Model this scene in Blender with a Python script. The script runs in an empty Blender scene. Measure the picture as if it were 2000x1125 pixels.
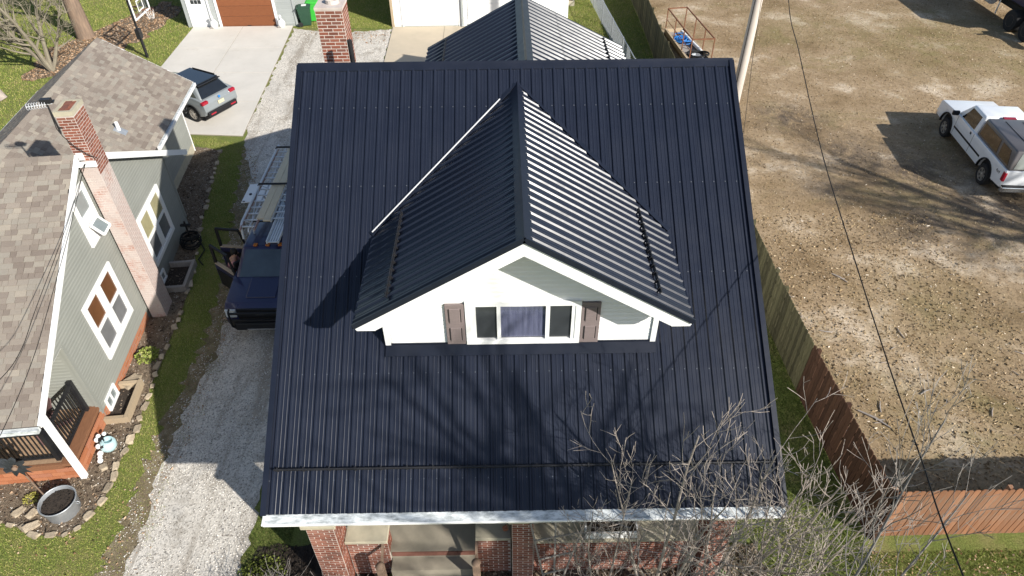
import bpy, bmesh, math, random
import numpy as np
from mathutils import Vector, Matrix

# ------------------------------------------------------------------ camera, sky, sun, exposure
SC = bpy.context.scene
COL = SC.collection
R = math.radians
cam_data = bpy.data.cameras.new("camera")
cam = bpy.data.objects.new("camera", cam_data)
COL.objects.link(cam)
cam_data.sensor_width = 36.0
cam_data.lens = 1339.17 / 2000.0 * 36.0
cam_data.clip_end = 1500.0
PITCH, YAW, ROLL = 0.719334508, 0.00904222635, -0.00859594406
fw = Vector((math.sin(YAW) * math.cos(PITCH), math.cos(YAW) * math.cos(PITCH), -math.sin(PITCH)))
rt = Vector((math.cos(YAW), -math.sin(YAW), 0))
upv = rt.cross(fw)
r2 = rt * math.cos(ROLL) + upv * math.sin(ROLL)
u2 = -rt * math.sin(ROLL) + upv * math.cos(ROLL)
cm = Matrix((r2, u2, -fw)).transposed().to_4x4()
cm.translation = Vector((0, 0, 14.3))
cam.matrix_world = cm
SC.camera = cam

SUN = Vector((1.27, -1.12, 1.0)).normalized()
world = bpy.data.worlds.new("World")
SC.world = world
world.use_nodes = True
wn = world.node_tree.nodes
sky = wn.new("ShaderNodeTexSky")
sky.sky_type = 'NISHITA'
sky.sun_disc = False
sky.sun_elevation = math.asin(SUN.z)
sky.sun_rotation = math.atan2(SUN.x, SUN.y)
sky.air_density = 1.0
sky.dust_density = 0.8
world.node_tree.links.new(sky.outputs[0], wn["Background"].inputs[0])
wn["Background"].inputs[1].default_value = 0.085
sd = bpy.data.lights.new("sun", 'SUN')
sd.energy = 4.6
sd.angle = R(0.53)
sd.color = (1.0, 0.955, 0.88)
sun = bpy.data.objects.new("sun", sd)
sun.rotation_euler = SUN.to_track_quat('Z', 'Y').to_euler()
sun.location = (30, -25, 40)
COL.objects.link(sun)
SC.view_settings.view_transform = 'Standard'
SC.view_settings.look = 'None'
SC.view_settings.gamma = 1.0
SC.view_settings.exposure = 0.72
SC.view_settings.use_curve_mapping = False

rng = random.Random(7)
nrng = np.random.default_rng(11)

# ------------------------------------------------------------------ mesh builder
class MB:
    def __init__(s):
        s.v = []; s.f = []
    def add(s, vs, fs):
        o = len(s.v)
        s.v.extend([tuple(p) for p in vs])
        s.f.extend([tuple(i + o for i in f) for f in fs])
        return s
    def box(s, x0, x1, y0, y1, z0, z1):
        return s.add([(x0,y0,z0),(x1,y0,z0),(x1,y1,z0),(x0,y1,z0),(x0,y0,z1),(x1,y0,z1),(x1,y1,z1),(x0,y1,z1)],
                     [(0,3,2,1),(4,5,6,7),(0,1,5,4),(1,2,6,5),(2,3,7,6),(3,0,4,7)])
    def obox(s, c, a, b, d):           # centre and three half axes
        c, a, b, d = Vector(c), Vector(a), Vector(b), Vector(d)
        vs = [c-a-b-d, c+a-b-d, c+a+b-d, c-a+b-d, c-a-b+d, c+a-b+d, c+a+b+d, c-a+b+d]
        return s.add(vs, [(0,3,2,1),(4,5,6,7),(0,1,5,4),(1,2,6,5),(2,3,7,6),(3,0,4,7)])
    def bar(s, p, q, w, h, up=(0,0,1)):
        p, q = Vector(p), Vector(q)
        d = q - p; L = d.length; d.normalize()
        u = Vector(up)
        if abs(d.dot(u)) > 0.98: u = Vector((0,1,0))
        sd_ = d.cross(u).normalized(); n = sd_.cross(d).normalized()
        return s.obox((p+q)/2, d*(L/2), sd_*(w/2), n*(h/2))
    def prism(s, poly, axis, a, b):    # 2d polygon extruded along an axis
        def pt(p, t):
            if axis == 'y': return (p[0], t, p[1])
            if axis == 'x': return (t, p[0], p[1])
            return (p[0], p[1], t)
        n = len(poly)
        vs = [pt(p, a) for p in poly] + [pt(p, b) for p in poly]
        fs = [tuple(range(n)), tuple(reversed(range(n, 2*n)))]
        for i in range(n):
            j = (i+1) % n
            fs.append((i, i+n, j+n, j))
        return s.add(vs, fs)
    def tube(s, pts, r, n=6, cap=True):
        pts = [Vector(p) for p in pts]
        rr = r if isinstance(r, (list, tuple)) else [r]*len(pts)
        o = len(s.v); prev = None
        for i, p in enumerate(pts):
            if i == 0: d = pts[1]-pts[0]
            elif i == len(pts)-1: d = pts[-1]-pts[-2]
            else: d = pts[i+1]-pts[i-1]
            if d.length < 1e-9: d = Vector((0,0,1))
            d.normalize()
            if prev is None:
                ref = Vector((1,0,0)) if abs(d.x) < 0.8 else Vector((0,1,0))
                a = d.cross(ref).normalized()
            else:
                a = prev - d*prev.dot(d)
                a = a.normalized() if a.length > 1e-6 else d.orthogonal().normalized()
            prev = a; b = d.cross(a)
            for k in range(n):
                t = 2*math.pi*k/n
                s.v.append(tuple(p + (a*math.cos(t)+b*math.sin(t))*rr[i]))
        for i in range(len(pts)-1):
            for k in range(n):
                k2 = (k+1) % n
                s.f.append((o+i*n+k, o+i*n+k2, o+(i+1)*n+k2, o+(i+1)*n+k))
        if cap:
            s.f.append(tuple(o+k for k in reversed(range(n))))
            m = o+(len(pts)-1)*n
            s.f.append(tuple(m+k for k in range(n)))
        return s
    def ring(s, c, ax, r, t, n=24, m=6):       # torus about axis ax
        c, ax = Vector(c), Vector(ax).normalized()
        a = ax.orthogonal().normalized(); b = ax.cross(a); o = len(s.v)
        for i in range(n):
            th = 2*math.pi*i/n; e = a*math.cos(th)+b*math.sin(th)
            for j in range(m):
                ph = 2*math.pi*j/m
                s.v.append(tuple(c+e*(r+t*math.cos(ph))+ax*(t*math.sin(ph))))
        for i in range(n):
            i2 = (i+1) % n
            for j in range(m):
                j2 = (j+1) % m
                s.f.append((o+i*m+j, o+i2*m+j, o+i2*m+j2, o+i*m+j2))
        return s
    def lathe(s, c, ax, prof, n=20):           # prof: (radius, along)
        c, ax = Vector(c), Vector(ax).normalized()
        a = ax.orthogonal().normalized(); b = ax.cross(a); o = len(s.v)
        for (r, h) in prof:
            for i in range(n):
                th = 2*math.pi*i/n
                s.v.append(tuple(c+ax*h+(a*math.cos(th)+b*math.sin(th))*r))
        for k in range(len(prof)-1):
            for i in range(n):
                i2 = (i+1) % n
                s.f.append((o+k*n+i, o+k*n+i2, o+(k+1)*n+i2, o+(k+1)*n+i))
        s.f.append(tuple(o+i for i in reversed(range(n))))
        m = o+(len(prof)-1)*n
        s.f.append(tuple(m+i for i in range(n)))
        return s
    def poly(s, pts):
        return s.add(pts, [tuple(range(len(pts)))])
    def mesh(s, name, bevel=0, seg=2, smooth=False):
        me = bpy.data.meshes.new(name)
        me.from_pydata(s.v, [], s.f)
        bm = bmesh.new(); bm.from_mesh(me)
        bmesh.ops.recalc_face_normals(bm, faces=bm.faces)
        if bevel:
            es = [e for e in bm.edges if len(e.link_faces) == 2 and e.calc_face_angle(0) > 0.35]
            bmesh.ops.bevel(bm, geom=es, offset=bevel, segments=seg, affect='EDGES', profile=0.5, clamp_overlap=True)
        bm.to_mesh(me); bm.free()
        if smooth:
            me.shade_smooth() if hasattr(me, 'shade_smooth') else None
            try: me.set_sharp_from_angle(angle=R(40))
            except Exception: pass
        return me
    def build(s, name, mat, parent=None, bevel=0, seg=2, smooth=False):
        me = s.mesh(name, bevel, seg, smooth)
        return place(name, me, mat, parent)

def place(name, me, mat, parent=None, mtx=None):
    if mat and len(me.materials) == 0: me.materials.append(mat)
    o = bpy.data.objects.new(name, me)
    COL.objects.link(o)
    if parent: o.parent = parent
    if mtx is not None: o.matrix_basis = mtx
    return o

def tag(o, label=None, cat=None, group=None, kind=None):
    if label: o['label'] = label
    if cat: o['category'] = cat
    if group: o['group'] = group
    if kind: o['kind'] = kind
    return o

def thing(name, label, cat, loc=(0,0,0), rz=0, group=None):
    o = bpy.data.objects.new(name, None)
    o.empty_display_size = 0.3
    COL.objects.link(o)
    o.location = loc; o.rotation_euler = (0, 0, rz)
    return tag(o, label, cat, group)

def children(o):
    return [c for c in bpy.data.objects if c.parent == o]

def copy_tree(o, parent=None):
    c = o.copy(); COL.objects.link(c)
    if parent: c.parent = parent
    for ch in children(o): copy_tree(ch, c)
    return c

def np_mesh(name, V, F, mat, parent=None, kind='stuff'):
    me = bpy.data.meshes.new(name)
    V = np.asarray(V, dtype=np.float32); F = np.asarray(F, dtype=np.int32)
    k = F.shape[1]
    me.vertices.add(len(V)); me.vertices.foreach_set('co', V.ravel())
    me.loops.add(F.size); me.loops.foreach_set('vertex_index', F.ravel())
    me.polygons.add(len(F))
    me.polygons.foreach_set('loop_start', np.arange(0, F.size, k, dtype=np.int32))
    me.polygons.foreach_set('loop_total', np.full(len(F), k, dtype=np.int32))
    me.update(calc_edges=True); me.validate()
    o = place(name, me, mat, parent)
    if kind: o['kind'] = kind
    return o

# ------------------------------------------------------------------ materials
def lin(c):
    return tuple(c) + (1.0,)

class NT:
    def __init__(s, name):
        s.m = bpy.data.materials.new(name); s.m.use_nodes = True
        s.n = s.m.node_tree.nodes; s.l = s.m.node_tree.links
        s.b = s.n["Principled BSDF"]
        s.tc = s.n.new("ShaderNodeTexCoord")
        s.co = s.tc.outputs["Object"]
    def noise(s, sc, det=5, rough=0.6, dist=0.0, co=None, stretch=None):
        n = s.n.new("ShaderNodeTexNoise")
        n.inputs["Scale"].default_value = sc; n.inputs["Detail"].default_value = det
        n.inputs["Roughness"].default_value = rough; n.inputs["Distortion"].default_value = dist
        c = co or s.co
        if stretch:
            mp = s.n.new("ShaderNodeMapping"); mp.inputs["Scale"].default_value = stretch
            s.l.new(c, mp.inputs["Vector"]); c = mp.outputs[0]
        s.l.new(c, n.inputs["Vector"])
        return n.outputs["Fac"]
    def voronoi(s, sc, out="Distance", rnd=1.0):
        n = s.n.new("ShaderNodeTexVoronoi"); n.inputs["Scale"].default_value = sc
        n.inputs["Randomness"].default_value = rnd
        s.l.new(s.co, n.inputs["Vector"])
        return n.outputs[out]
    def ramp(s, fac, stops):
        r = s.n.new("ShaderNodeValToRGB"); e = r.color_ramp.elements
        while len(e) < len(stops): e.new(0.5)
        for i, (p, c) in enumerate(stops):
            e[i].position = p
            e[i].color = lin(c) if isinstance(c, (tuple, list)) else (c, c, c, 1)
        s.l.new(fac, r.inputs[0])
        return r.outputs[0]
    def mix(s, a, b, fac, mode='MIX'):
        n = s.n.new("ShaderNodeMix"); n.data_type = 'RGBA'; n.blend_type = mode
        for sock, val in ((n.inputs[6], a), (n.inputs[7], b)):
            if isinstance(val, (tuple, list)): sock.default_value = lin(val)
            elif isinstance(val, (int, float)): sock.default_value = (val, val, val, 1)
            else: s.l.new(val, sock)
        if isinstance(fac, (int, float)): n.inputs[0].default_value = fac
        else: s.l.new(fac, n.inputs[0])
        return n.outputs[2]
    def math(s, op, a, b=None):
        n = s.n.new("ShaderNodeMath"); n.operation = op
        for sock, val in ((n.inputs[0], a), (n.inputs[1], b)):
            if val is None: continue
            if isinstance(val, (int, float)): sock.default_value = val
            else: s.l.new(val, sock)
        return n.outputs[0]
    def rnd(s):
        oi = s.n.new("ShaderNodeObjectInfo"); ge = s.n.new("ShaderNodeNewGeometry")
        a = s.math('ADD', oi.outputs["Random"], ge.outputs["Random Per Island"])
        return s.math('FRACT', a)
    def sep(s, axis):
        n = s.n.new("ShaderNodeSeparateXYZ"); s.l.new(s.co, n.inputs[0])
        return n.outputs[axis]
    def bump(s, h, strength=0.5, dist=0.02):
        n = s.n.new("ShaderNodeBump"); n.inputs["Strength"].default_value = strength
        n.inputs["Distance"].default_value = dist
        s.l.new(h, n.inputs["Height"]); s.l.new(n.outputs[0], s.b.inputs["Normal"])
    def done(s, color, rough=0.7, spec=0.3, metal=0.0, coat=0.0):
        if isinstance(color, (tuple, list)): s.b.inputs["Base Color"].default_value = lin(color)
        else: s.l.new(color, s.b.inputs["Base Color"])
        if isinstance(rough, (int, float)): s.b.inputs["Roughness"].default_value = rough
        else: s.l.new(rough, s.b.inputs["Roughness"])
        s.b.inputs["Specular IOR Level"].default_value = spec
        s.b.inputs["Metallic"].default_value = metal
        s.b.inputs["Coat Weight"].default_value = coat
        s.b.inputs["Coat Roughness"].default_value = 0.06
        return s.m

def M(name, c1, c2=None, sc=3.0, rough=0.7, bump=0.0, bsc=40.0, rnd=0.0, spec=0.3, metal=0.0, coat=0.0, stretch=None, hue=None):
    t = NT(name)
    if c2 is None: c2 = tuple(x*0.82 for x in c1)
    f = t.noise(sc, 6, 0.62, stretch=stretch)
    col = t.ramp(f, [(0.32, c1), (0.68, c2)])
    if rnd:
        r = t.rnd()
        col = t.mix(col, t.ramp(r, [(0.0, 1-rnd), (1.0, 1+rnd)] if not hue else [(0.0, hue[0]), (0.35, hue[1]), (0.7, hue[2]), (1.0, hue[3])]), 1.0, 'MULTIPLY')
    if bump: t.bump(t.noise(bsc, 4, 0.7, stretch=stretch), bump, 0.02)
    rr = t.math('ADD', t.math('MULTIPLY', t.noise(sc*2.3, 4), 0.2), rough-0.1)
    return t.done(col, rr, spec, metal, coat)

m = {}
# --- metal roof: dark navy painted steel with faint chalky scuffs
t = NT('metal_roof_paint')
c = t.ramp(t.noise(0.7, 5), [(0.3, (0.0098, 0.0128, 0.0235)), (0.7, (0.0140, 0.0178, 0.0305))])
sc1 = t.ramp(t.noise(2.2, 8, 0.75, 1.0, stretch=(6.0, 0.6, 1)), [(0.74, 0.0), (0.84, 1.0)])
sc2 = t.ramp(t.noise(1.1, 3), [(0.56, 0.0), (0.66, 1.0)])
c = t.mix(c, (0.10, 0.12, 0.17), t.math('MULTIPLY', t.math('MULTIPLY', sc1, sc2), 0.6))
t.bump(t.noise(3.0, 3), 0.06, 0.02)
m['roof'] = t.done(c, t.ramp(t.noise(0.55, 7, 0.7), [(0.3, 0.25), (0.7, 0.43)]), 0.38)
m['roof_trim'] = M('roof_trim_paint', (0.008,0.011,0.020), (0.012,0.015,0.026), 1.5, 0.36, 0.05, 8, spec=0.4)
m['screw'] = M('screw_heads', (0.10,0.11,0.13), rough=0.5)
m['black'] = M('black_metal', (0.012,0.012,0.014), (0.02,0.02,0.022), 5, 0.45, spec=0.4)
m['siding_white'] = M('white_vinyl', (0.80,0.80,0.79), (0.76,0.76,0.75), 1.2, 0.5, rnd=0.015, spec=0.35)
m['white'] = M('white_paint', (0.80,0.80,0.79), (0.74,0.74,0.73), 2.0, 0.45, spec=0.4)
t = NT('dirty_white_gutter')
c = t.mix((0.66,0.69,0.69), (0.17,0.19,0.19), t.ramp(t.noise(6, 8, 0.7, stretch=(0.7,2,2)), [(0.42,0.0),(0.66,0.9)]))
m['gutter'] = t.done(c, 0.45, 0.4)
m['siding_gray'] = M('grey_green_vinyl', (0.262,0.268,0.242), (0.236,0.242,0.218), 0.8, 0.55, rnd=0.03, spec=0.3)
m['siding_lgray'] = M('light_grey_vinyl', (0.36,0.38,0.37), (0.32,0.34,0.33), 0.8, 0.55, rnd=0.03)
t = NT('red_brick')
r = t.rnd()
c = t.ramp(r, [(0.0,(0.150,0.058,0.040)),(0.35,(0.225,0.078,0.050)),(0.7,(0.270,0.105,0.068)),(1.0,(0.175,0.080,0.060))])
c = t.mix(c, (0.10,0.04,0.03), t.ramp(t.noise(14, 6), [(0.5,0.0),(0.75,0.6)]))
t.bump(t.noise(60, 4), 0.5, 0.01)
m['brick'] = t.done(c, 0.85, 0.2)
t = NT('whitewashed_brick')
r = t.rnd()
c = t.ramp(r, [(0.0,(0.26,0.10,0.065)),(0.4,(0.33,0.13,0.085)),(1.0,(0.38,0.17,0.12))])
wz = t.noise(2.2, 7, 0.75)
c = t.mix(c, (0.47,0.41,0.38), t.ramp(wz, [(0.32,0.25),(0.52,0.93)]))
t.bump(t.noise(60, 4), 0.5, 0.01)
m['brick_wash'] = t.done(c, 0.85, 0.2)
t = NT('orange_brick')
c = t.ramp(t.rnd(), [(0.0,(0.34,0.12,0.055)),(0.5,(0.42,0.17,0.085)),(1.0,(0.36,0.15,0.09))])
t.bump(t.noise(50, 4), 0.4, 0.01)
m['brick_orange'] = t.done(c, 0.8, 0.25)
m['mortar'] = M('mortar', (0.60,0.53,0.47), (0.50,0.43,0.38), 6, 0.9, 0.4, 80)
m['mortar_wash'] = M('pale_mortar', (0.55,0.50,0.46), (0.46,0.38,0.34), 4, 0.9, 0.4, 80)
t = NT('asphalt_shingle')
r = t.rnd()
c = t.ramp(r, [(0.0,(0.185,0.152,0.128)),(0.3,(0.225,0.190,0.160)),(0.6,(0.262,0.225,0.188)),(0.8,(0.255,0.230,0.195)),(1.0,(0.315,0.275,0.225))])
c = t.mix(c, t.ramp(t.noise(160, 2), [(0.3,0.72),(0.7,1.25)]), 1.0, 'MULTIPLY')
c = t.mix(c, t.ramp(t.noise(0.9, 4), [(0.3,0.9),(0.7,1.08)]), 1.0, 'MULTIPLY')
t.bump(t.noise(220, 2), 0.4, 0.006)
m['shingle'] = t.done(c, 0.93, 0.12)
m['shingle_dark'] = M('shingle_underlay', (0.07,0.06,0.055), (0.05,0.045,0.04), 8, 0.95)
m['concrete_cap'] = M('cast_concrete', (0.47,0.42,0.31), (0.36,0.33,0.25), 3, 0.85, 0.3, 60)
t = NT('porch_concrete')
c = t.mix(t.ramp(t.noise(2, 6), [(0.3,(0.30,0.265,0.205)),(0.7,(0.235,0.21,0.165))]), (0.14,0.13,0.10), t.ramp(t.noise(0.8,6), [(0.5,0.0),(0.72,0.6)]))
t.bump(t.noise(90, 3), 0.25, 0.01)
m['porch_floor'] = t.done(c, 0.85, 0.2)
t = NT('driveway_concrete')
c = t.ramp(t.noise(0.6, 7, 0.65), [(0.3,(0.60,0.565,0.51)),(0.7,(0.52,0.49,0.44))])
c = t.mix(c, (0.42,0.37,0.30), t.ramp(t.noise(1.7, 8, 0.7), [(0.58,0.0),(0.75,0.4)]))
t.bump(t.noise(120, 3), 0.2, 0.01)
m['slab'] = t.done(c, 0.85, 0.2)
t = NT('tan_concrete')
c = t.ramp(t.noise(0.7, 7, 0.65), [(0.3,(0.52,0.44,0.33)),(0.7,(0.44,0.38,0.29))])
t.bump(t.noise(120, 3), 0.2, 0.01)
m['slab_tan'] = t.done(c, 0.88, 0.2)
m['joint'] = M('joint_filler', (0.30,0.27,0.23), (0.22,0.20,0.17), 3, 0.95)
# --- glazing
def glass(name, base, rough=0.04, spec=0.6):
    t = NT(name)
    c = t.ramp(t.noise(1.5, 3), [(0.3, base), (0.7, tuple(x*0.7 for x in base))])
    return t.done(c, rough, spec, coat=0.3)
m['glass_dark'] = glass('dark_glass', (0.045,0.05,0.055), 0.12)
m['glass_grey'] = glass('screened_glass', (0.20,0.20,0.205), 0.25)
m['glass_attic'] = glass('attic_glass', (0.22,0.25,0.25), 0.08)
m['glass_brown'] = glass('brown_glass', (0.17,0.075,0.035), 0.06)  # pane colour itself is brown
m['glass_cream'] = glass('glass_over_cream_blind', (0.42,0.38,0.22), 0.06)
m['glass_black'] = glass('vehicle_glass', (0.012,0.014,0.017), 0.03, 0.7)
m['windscreen'] = glass('windscreen_glass', (0.055,0.075,0.095), 0.06, 0.6)  # bluish reflection painted into the base colour
m['glass_warm'] = glass('tinted_topper_glass', (0.055,0.032,0.018), 0.05, 0.6)
t = NT('clear_pane')
tr = t.n.new("ShaderNodeBsdfTransparent"); gl = t.n.new("ShaderNodeBsdfGlossy"); mx = t.n.new("ShaderNodeMixShader")
gl.inputs["Roughness"].default_value = 0.03; tr.inputs["Color"].default_value = (0.95,0.96,0.98,1)
fr = t.n.new("ShaderNodeLayerWeight")
t.l.new(t.math('ADD', t.math('MULTIPLY', t.math('POWER', fr.outputs['Facing'], 4.0), 0.6), 0.05), mx.inputs[0]); t.l.new(tr.outputs[0], mx.inputs[1]); t.l.new(gl.outputs[0], mx.inputs[2])
t.l.new(mx.outputs[0], t.n["Material Output"].inputs[0])
m['pane'] = t.m
m['curtain'] = M('grey_curtain', (0.17,0.175,0.25), (0.09,0.095,0.15), 3, 0.9, stretch=(6,6,0.5))
m['room'] = M('dim_room', (0.03,0.03,0.035), rough=0.9)
m['shutter'] = M('taupe_shutter', (0.215,0.17,0.165), (0.17,0.14,0.135), 6, 0.6, 0.15, 30, stretch=(1,1,8))
m['shutter_dark'] = M('shutter_gap', (0.03,0.026,0.026), rough=0.8)
m['soffit'] = M('soffit_white', (0.74,0.74,0.73), rough=0.6)
# --- woods
def wood(name, c1, c2, rnd=0.15, stretch=(8,8,0.8), rough=0.85, bump=0.35):
    t = NT(name)
    c = t.ramp(t.noise(5, 8, 0.7, 0.4, stretch=stretch), [(0.28, c1), (0.72, c2)])
    c = t.mix(c, t.ramp(t.rnd(), [(0.0, 1-rnd), (1.0, 1+rnd)]), 1.0, 'MULTIPLY')
    t.bump(t.noise(9, 6, 0.7, stretch=stretch), bump, 0.01)
    return t.done(c, rough, 0.2)
m['fence_mossy'] = wood('mossy_fence_board', (0.098,0.086,0.050), (0.052,0.052,0.026), 0.42)
m['fence_brown'] = wood('brown_fence_board', (0.090,0.044,0.026), (0.050,0.027,0.018), 0.28)
t = NT('orange_fence_board')
c = t.ramp(t.noise(4, 8, 0.7, 0.4, stretch=(7,7,0.8)), [(0.28,(0.31,0.145,0.075)),(0.72,(0.21,0.105,0.06))])
c = t.mix(c, (0.27,0.215,0.165), t.ramp(t.noise(1.1, 6, 0.7, stretch=(5,5,0.7)), [(0.46,0.0),(0.66,0.9)]))
c = t.mix(c, t.ramp(t.rnd(), [(0.0,0.75),(1.0,1.2)]), 1.0, 'MULTIPLY')
t.bump(t.noise(9, 6, 0.7, stretch=(7,7,0.8)), 0.4, 0.01)
m['fence_orange'] = t.done(c, 0.85, 0.2)
m['deck'] = wood('stained_deck', (0.22,0.105,0.055), (0.15,0.070,0.038), 0.15, (6,1,6))
m['deck_floor'] = wood('tan_deck_boards', (0.40,0.27,0.17), (0.30,0.20,0.13), 0.12, (6,1,6))
m['timber'] = wood('pale_timber', (0.42,0.33,0.22), (0.33,0.26,0.18), 0.1)
m['post_wood'] = wood('worn_post', (0.24,0.17,0.12), (0.15,0.10,0.075), 0.1)
m['bleached'] = wood('bleached_wood', (0.36,0.33,0.30), (0.24,0.21,0.19), 0.1)
m['plank'] = wood('fresh_plank', (0.74,0.63,0.45), (0.62,0.51,0.35), 0.1, (8,1,8))
m['pole'] = wood('pale_pole', (0.56,0.50,0.44), (0.46,0.41,0.36), 0.02, (6,6,0.4))
m['chair_wood'] = wood('plum_chair', (0.13,0.075,0.07), (0.09,0.05,0.05), 0.15)
m['bark'] = M('bark_pale', (0.40,0.345,0.30), (0.27,0.225,0.19), 7, 0.9, 0.4, 40)
m['bark_grey'] = M('bark_grey', (0.25,0.225,0.20), (0.165,0.15,0.135), 6, 0.9, 0.4, 40)
m['bark_lichen'] = M('bark_lichen', (0.25,0.22,0.16), (0.15,0.13,0.10), 3, 0.9, 0.4, 40)
m['bark_thick'] = M('bark_thick', (0.27,0.19,0.135), (0.15,0.11,0.085), 3, 0.95, 0.9, 14, stretch=(3,3,0.5))
# --- vehicles and metals
def paint(name, c, rough=0.32, coat=0.6, metal=0.0):
    return M(name, c, tuple(x*0.93 for x in c), 1.0, rough, spec=0.5, coat=coat, metal=metal)
m['car_grey'] = paint('grey_car_paint', (0.205,0.225,0.235))
m['car_white'] = paint('white_car_paint', (0.78,0.80,0.82))
m['car_navy'] = paint('navy_car_paint', (0.012,0.014,0.060))
m['car_black'] = M('black_plastic', (0.012,0.012,0.014), rough=0.55)
m['topper'] = paint('grey_topper_paint', (0.11,0.10,0.10), 0.4, 0.3)
m['rubber'] = M('rubber', (0.018,0.018,0.019), (0.028,0.027,0.026), 10, 0.85)
m['rim'] = M('alloy_rim', (0.50,0.47,0.42), (0.36,0.33,0.30), 6, 0.4, metal=0.6)
m['rim_rust'] = M('rusty_rim', (0.30,0.24,0.19), (0.17,0.11,0.08), 6, 0.7)
m['lamp_red'] = M('red_lens', (0.35,0.012,0.03), (0.25,0.01,0.02), 8, 0.15, spec=0.6)
m['lamp_clear'] = M('clear_lens', (0.55,0.58,0.60), rough=0.12, spec=0.6)
m['amber'] = M('amber_lens', (0.45,0.14,0.02), rough=0.2)
m['chrome'] = M('chrome', (0.70,0.71,0.72), rough=0.22, metal=0.9)
m['alu'] = M('aluminium', (0.66,0.67,0.68), (0.56,0.57,0.58), 4, 0.45, metal=0.25)
m['rust'] = M('rusty_steel', (0.235,0.105,0.055), (0.15,0.065,0.038), 9, 0.85, 0.3, 60)
m['galv'] = M('galvanised', (0.46,0.48,0.50), (0.34,0.36,0.38), 5, 0.42, metal=0.5)
m['wire'] = M('cable_black', (0.012,0.012,0.012), rough=0.7)
m['bin_dark'] = M('dark_green_plastic', (0.022,0.060,0.036), (0.03,0.075,0.046), 4, 0.5)
m['bin_lime'] = M('lime_green_plastic', (0.055,0.46,0.055), (0.045,0.40,0.05), 4, 0.45)
m['blue_hose'] = M('blue_hose', (0.03,0.20,0.55), (0.02,0.14,0.42), 8, 0.5)
m['pale_blue'] = M('pale_blue_glaze', (0.44,0.60,0.62), (0.36,0.52,0.55), 5, 0.35)
m['stone'] = M('sandstone', (0.46,0.38,0.275), (0.31,0.25,0.18), 5, 0.92, 0.9, 22, rnd=0.28)
m['gwood'] = wood('garage_door_stain', (0.26,0.098,0.042), (0.17,0.06,0.028), 0.08, (1,1,9), 0.6)
m['soil'] = M('dark_soil', (0.055,0.042,0.032), (0.028,0.022,0.018), 18, 0.95, 0.9, 50)
m['skin'] = M('skin', (0.42,0.24,0.17), rough=0.55)
m['pink'] = M('pink_shirt', (0.52,0.26,0.25), (0.44,0.21,0.21), 6, 0.85)
m['denim'] = M('dark_trousers', (0.03,0.035,0.055), rough=0.85)
m['hair'] = M('dark_hair', (0.015,0.012,0.01), rough=0.6)
m['plate'] = M('licence_plate', (0.55,0.50,0.33), (0.48,0.45,0.32), 20, 0.4)
# ------------------------------------------------------------------ ground
def jitter_poly(pts, step=0.25, amp=0.08, closed=True, seed=1):
    g = random.Random(seed); out = []
    n = len(pts)
    for i in range(n if closed else n-1):
        a, b = pts[i], pts[(i+1) % n]
        L = math.hypot(b[0]-a[0], b[1]-a[1]); k = max(1, int(L/step))
        for j in range(k):
            f = j/k
            out.append((a[0]+(b[0]-a[0])*f+g.uniform(-amp, amp), a[1]+(b[1]-a[1])*f+g.uniform(-amp, amp)))
    if not closed: out.append(pts[-1])
    return out

def sheet(name, poly, z, mat, kind='structure'):
    bm = bmesh.new()
    vs = [bm.verts.new((p[0], p[1], z)) for p in poly]
    es = [bm.edges.new((vs[i], vs[(i+1) % len(vs)])) for i in range(len(vs))]
    bmesh.ops.triangle_fill(bm, edges=es, use_beauty=True)
    bmesh.ops.recalc_face_normals(bm, faces=bm.faces)
    for f in bm.faces:
        if f.normal.z < 0: f.normal_flip()
    me = bpy.data.meshes.new(name); bm.to_mesh(me); bm.free()
    return tag(place(name, me, mat), kind=kind)

def inside(px, py, poly):
    x = np.asarray(px); y = np.asarray(py); r = np.zeros(len(x), bool)
    n = len(poly)
    for i in range(n):
        x1, y1 = poly[i]; x2, y2 = poly[(i+1) % n]
        if y1 == y2: continue
        c = ((y1 > y) != (y2 > y)) & (x < (x2-x1)*(y-y1)/(y2-y1)+x1)
        r ^= c
    return r

def scatter(poly, n, holes=()):
    P = np.array(poly); lo = P.min(0); hi = P.max(0)
    pts = nrng.uniform(lo, hi, (n, 2))
    k = inside(pts[:,0], pts[:,1], poly)
    for h in holes: k &= ~inside(pts[:,0], pts[:,1], h)
    return pts[k]

t = NT('lawn_soil')
c = t.ramp(t.noise(0.9, 8, 0.7), [(0.28,(0.115,0.155,0.037)),(0.5,(0.170,0.195,0.055)),(0.72,(0.26,0.22,0.10))])
c = t.mix(c, t.ramp(t.noise(22, 4, 0.8), [(0.3,0.5),(0.7,1.4)]), 1.0, 'MULTIPLY')
c = t.mix(c, (0.20,0.155,0.09), t.ramp(t.noise(0.35, 6, 0.7), [(0.55,0.0),(0.72,0.6)]))
t.bump(t.noise(30, 4, 0.8), 0.8, 0.04)
m['lawn'] = t.done(c, 0.95, 0.1)

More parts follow.
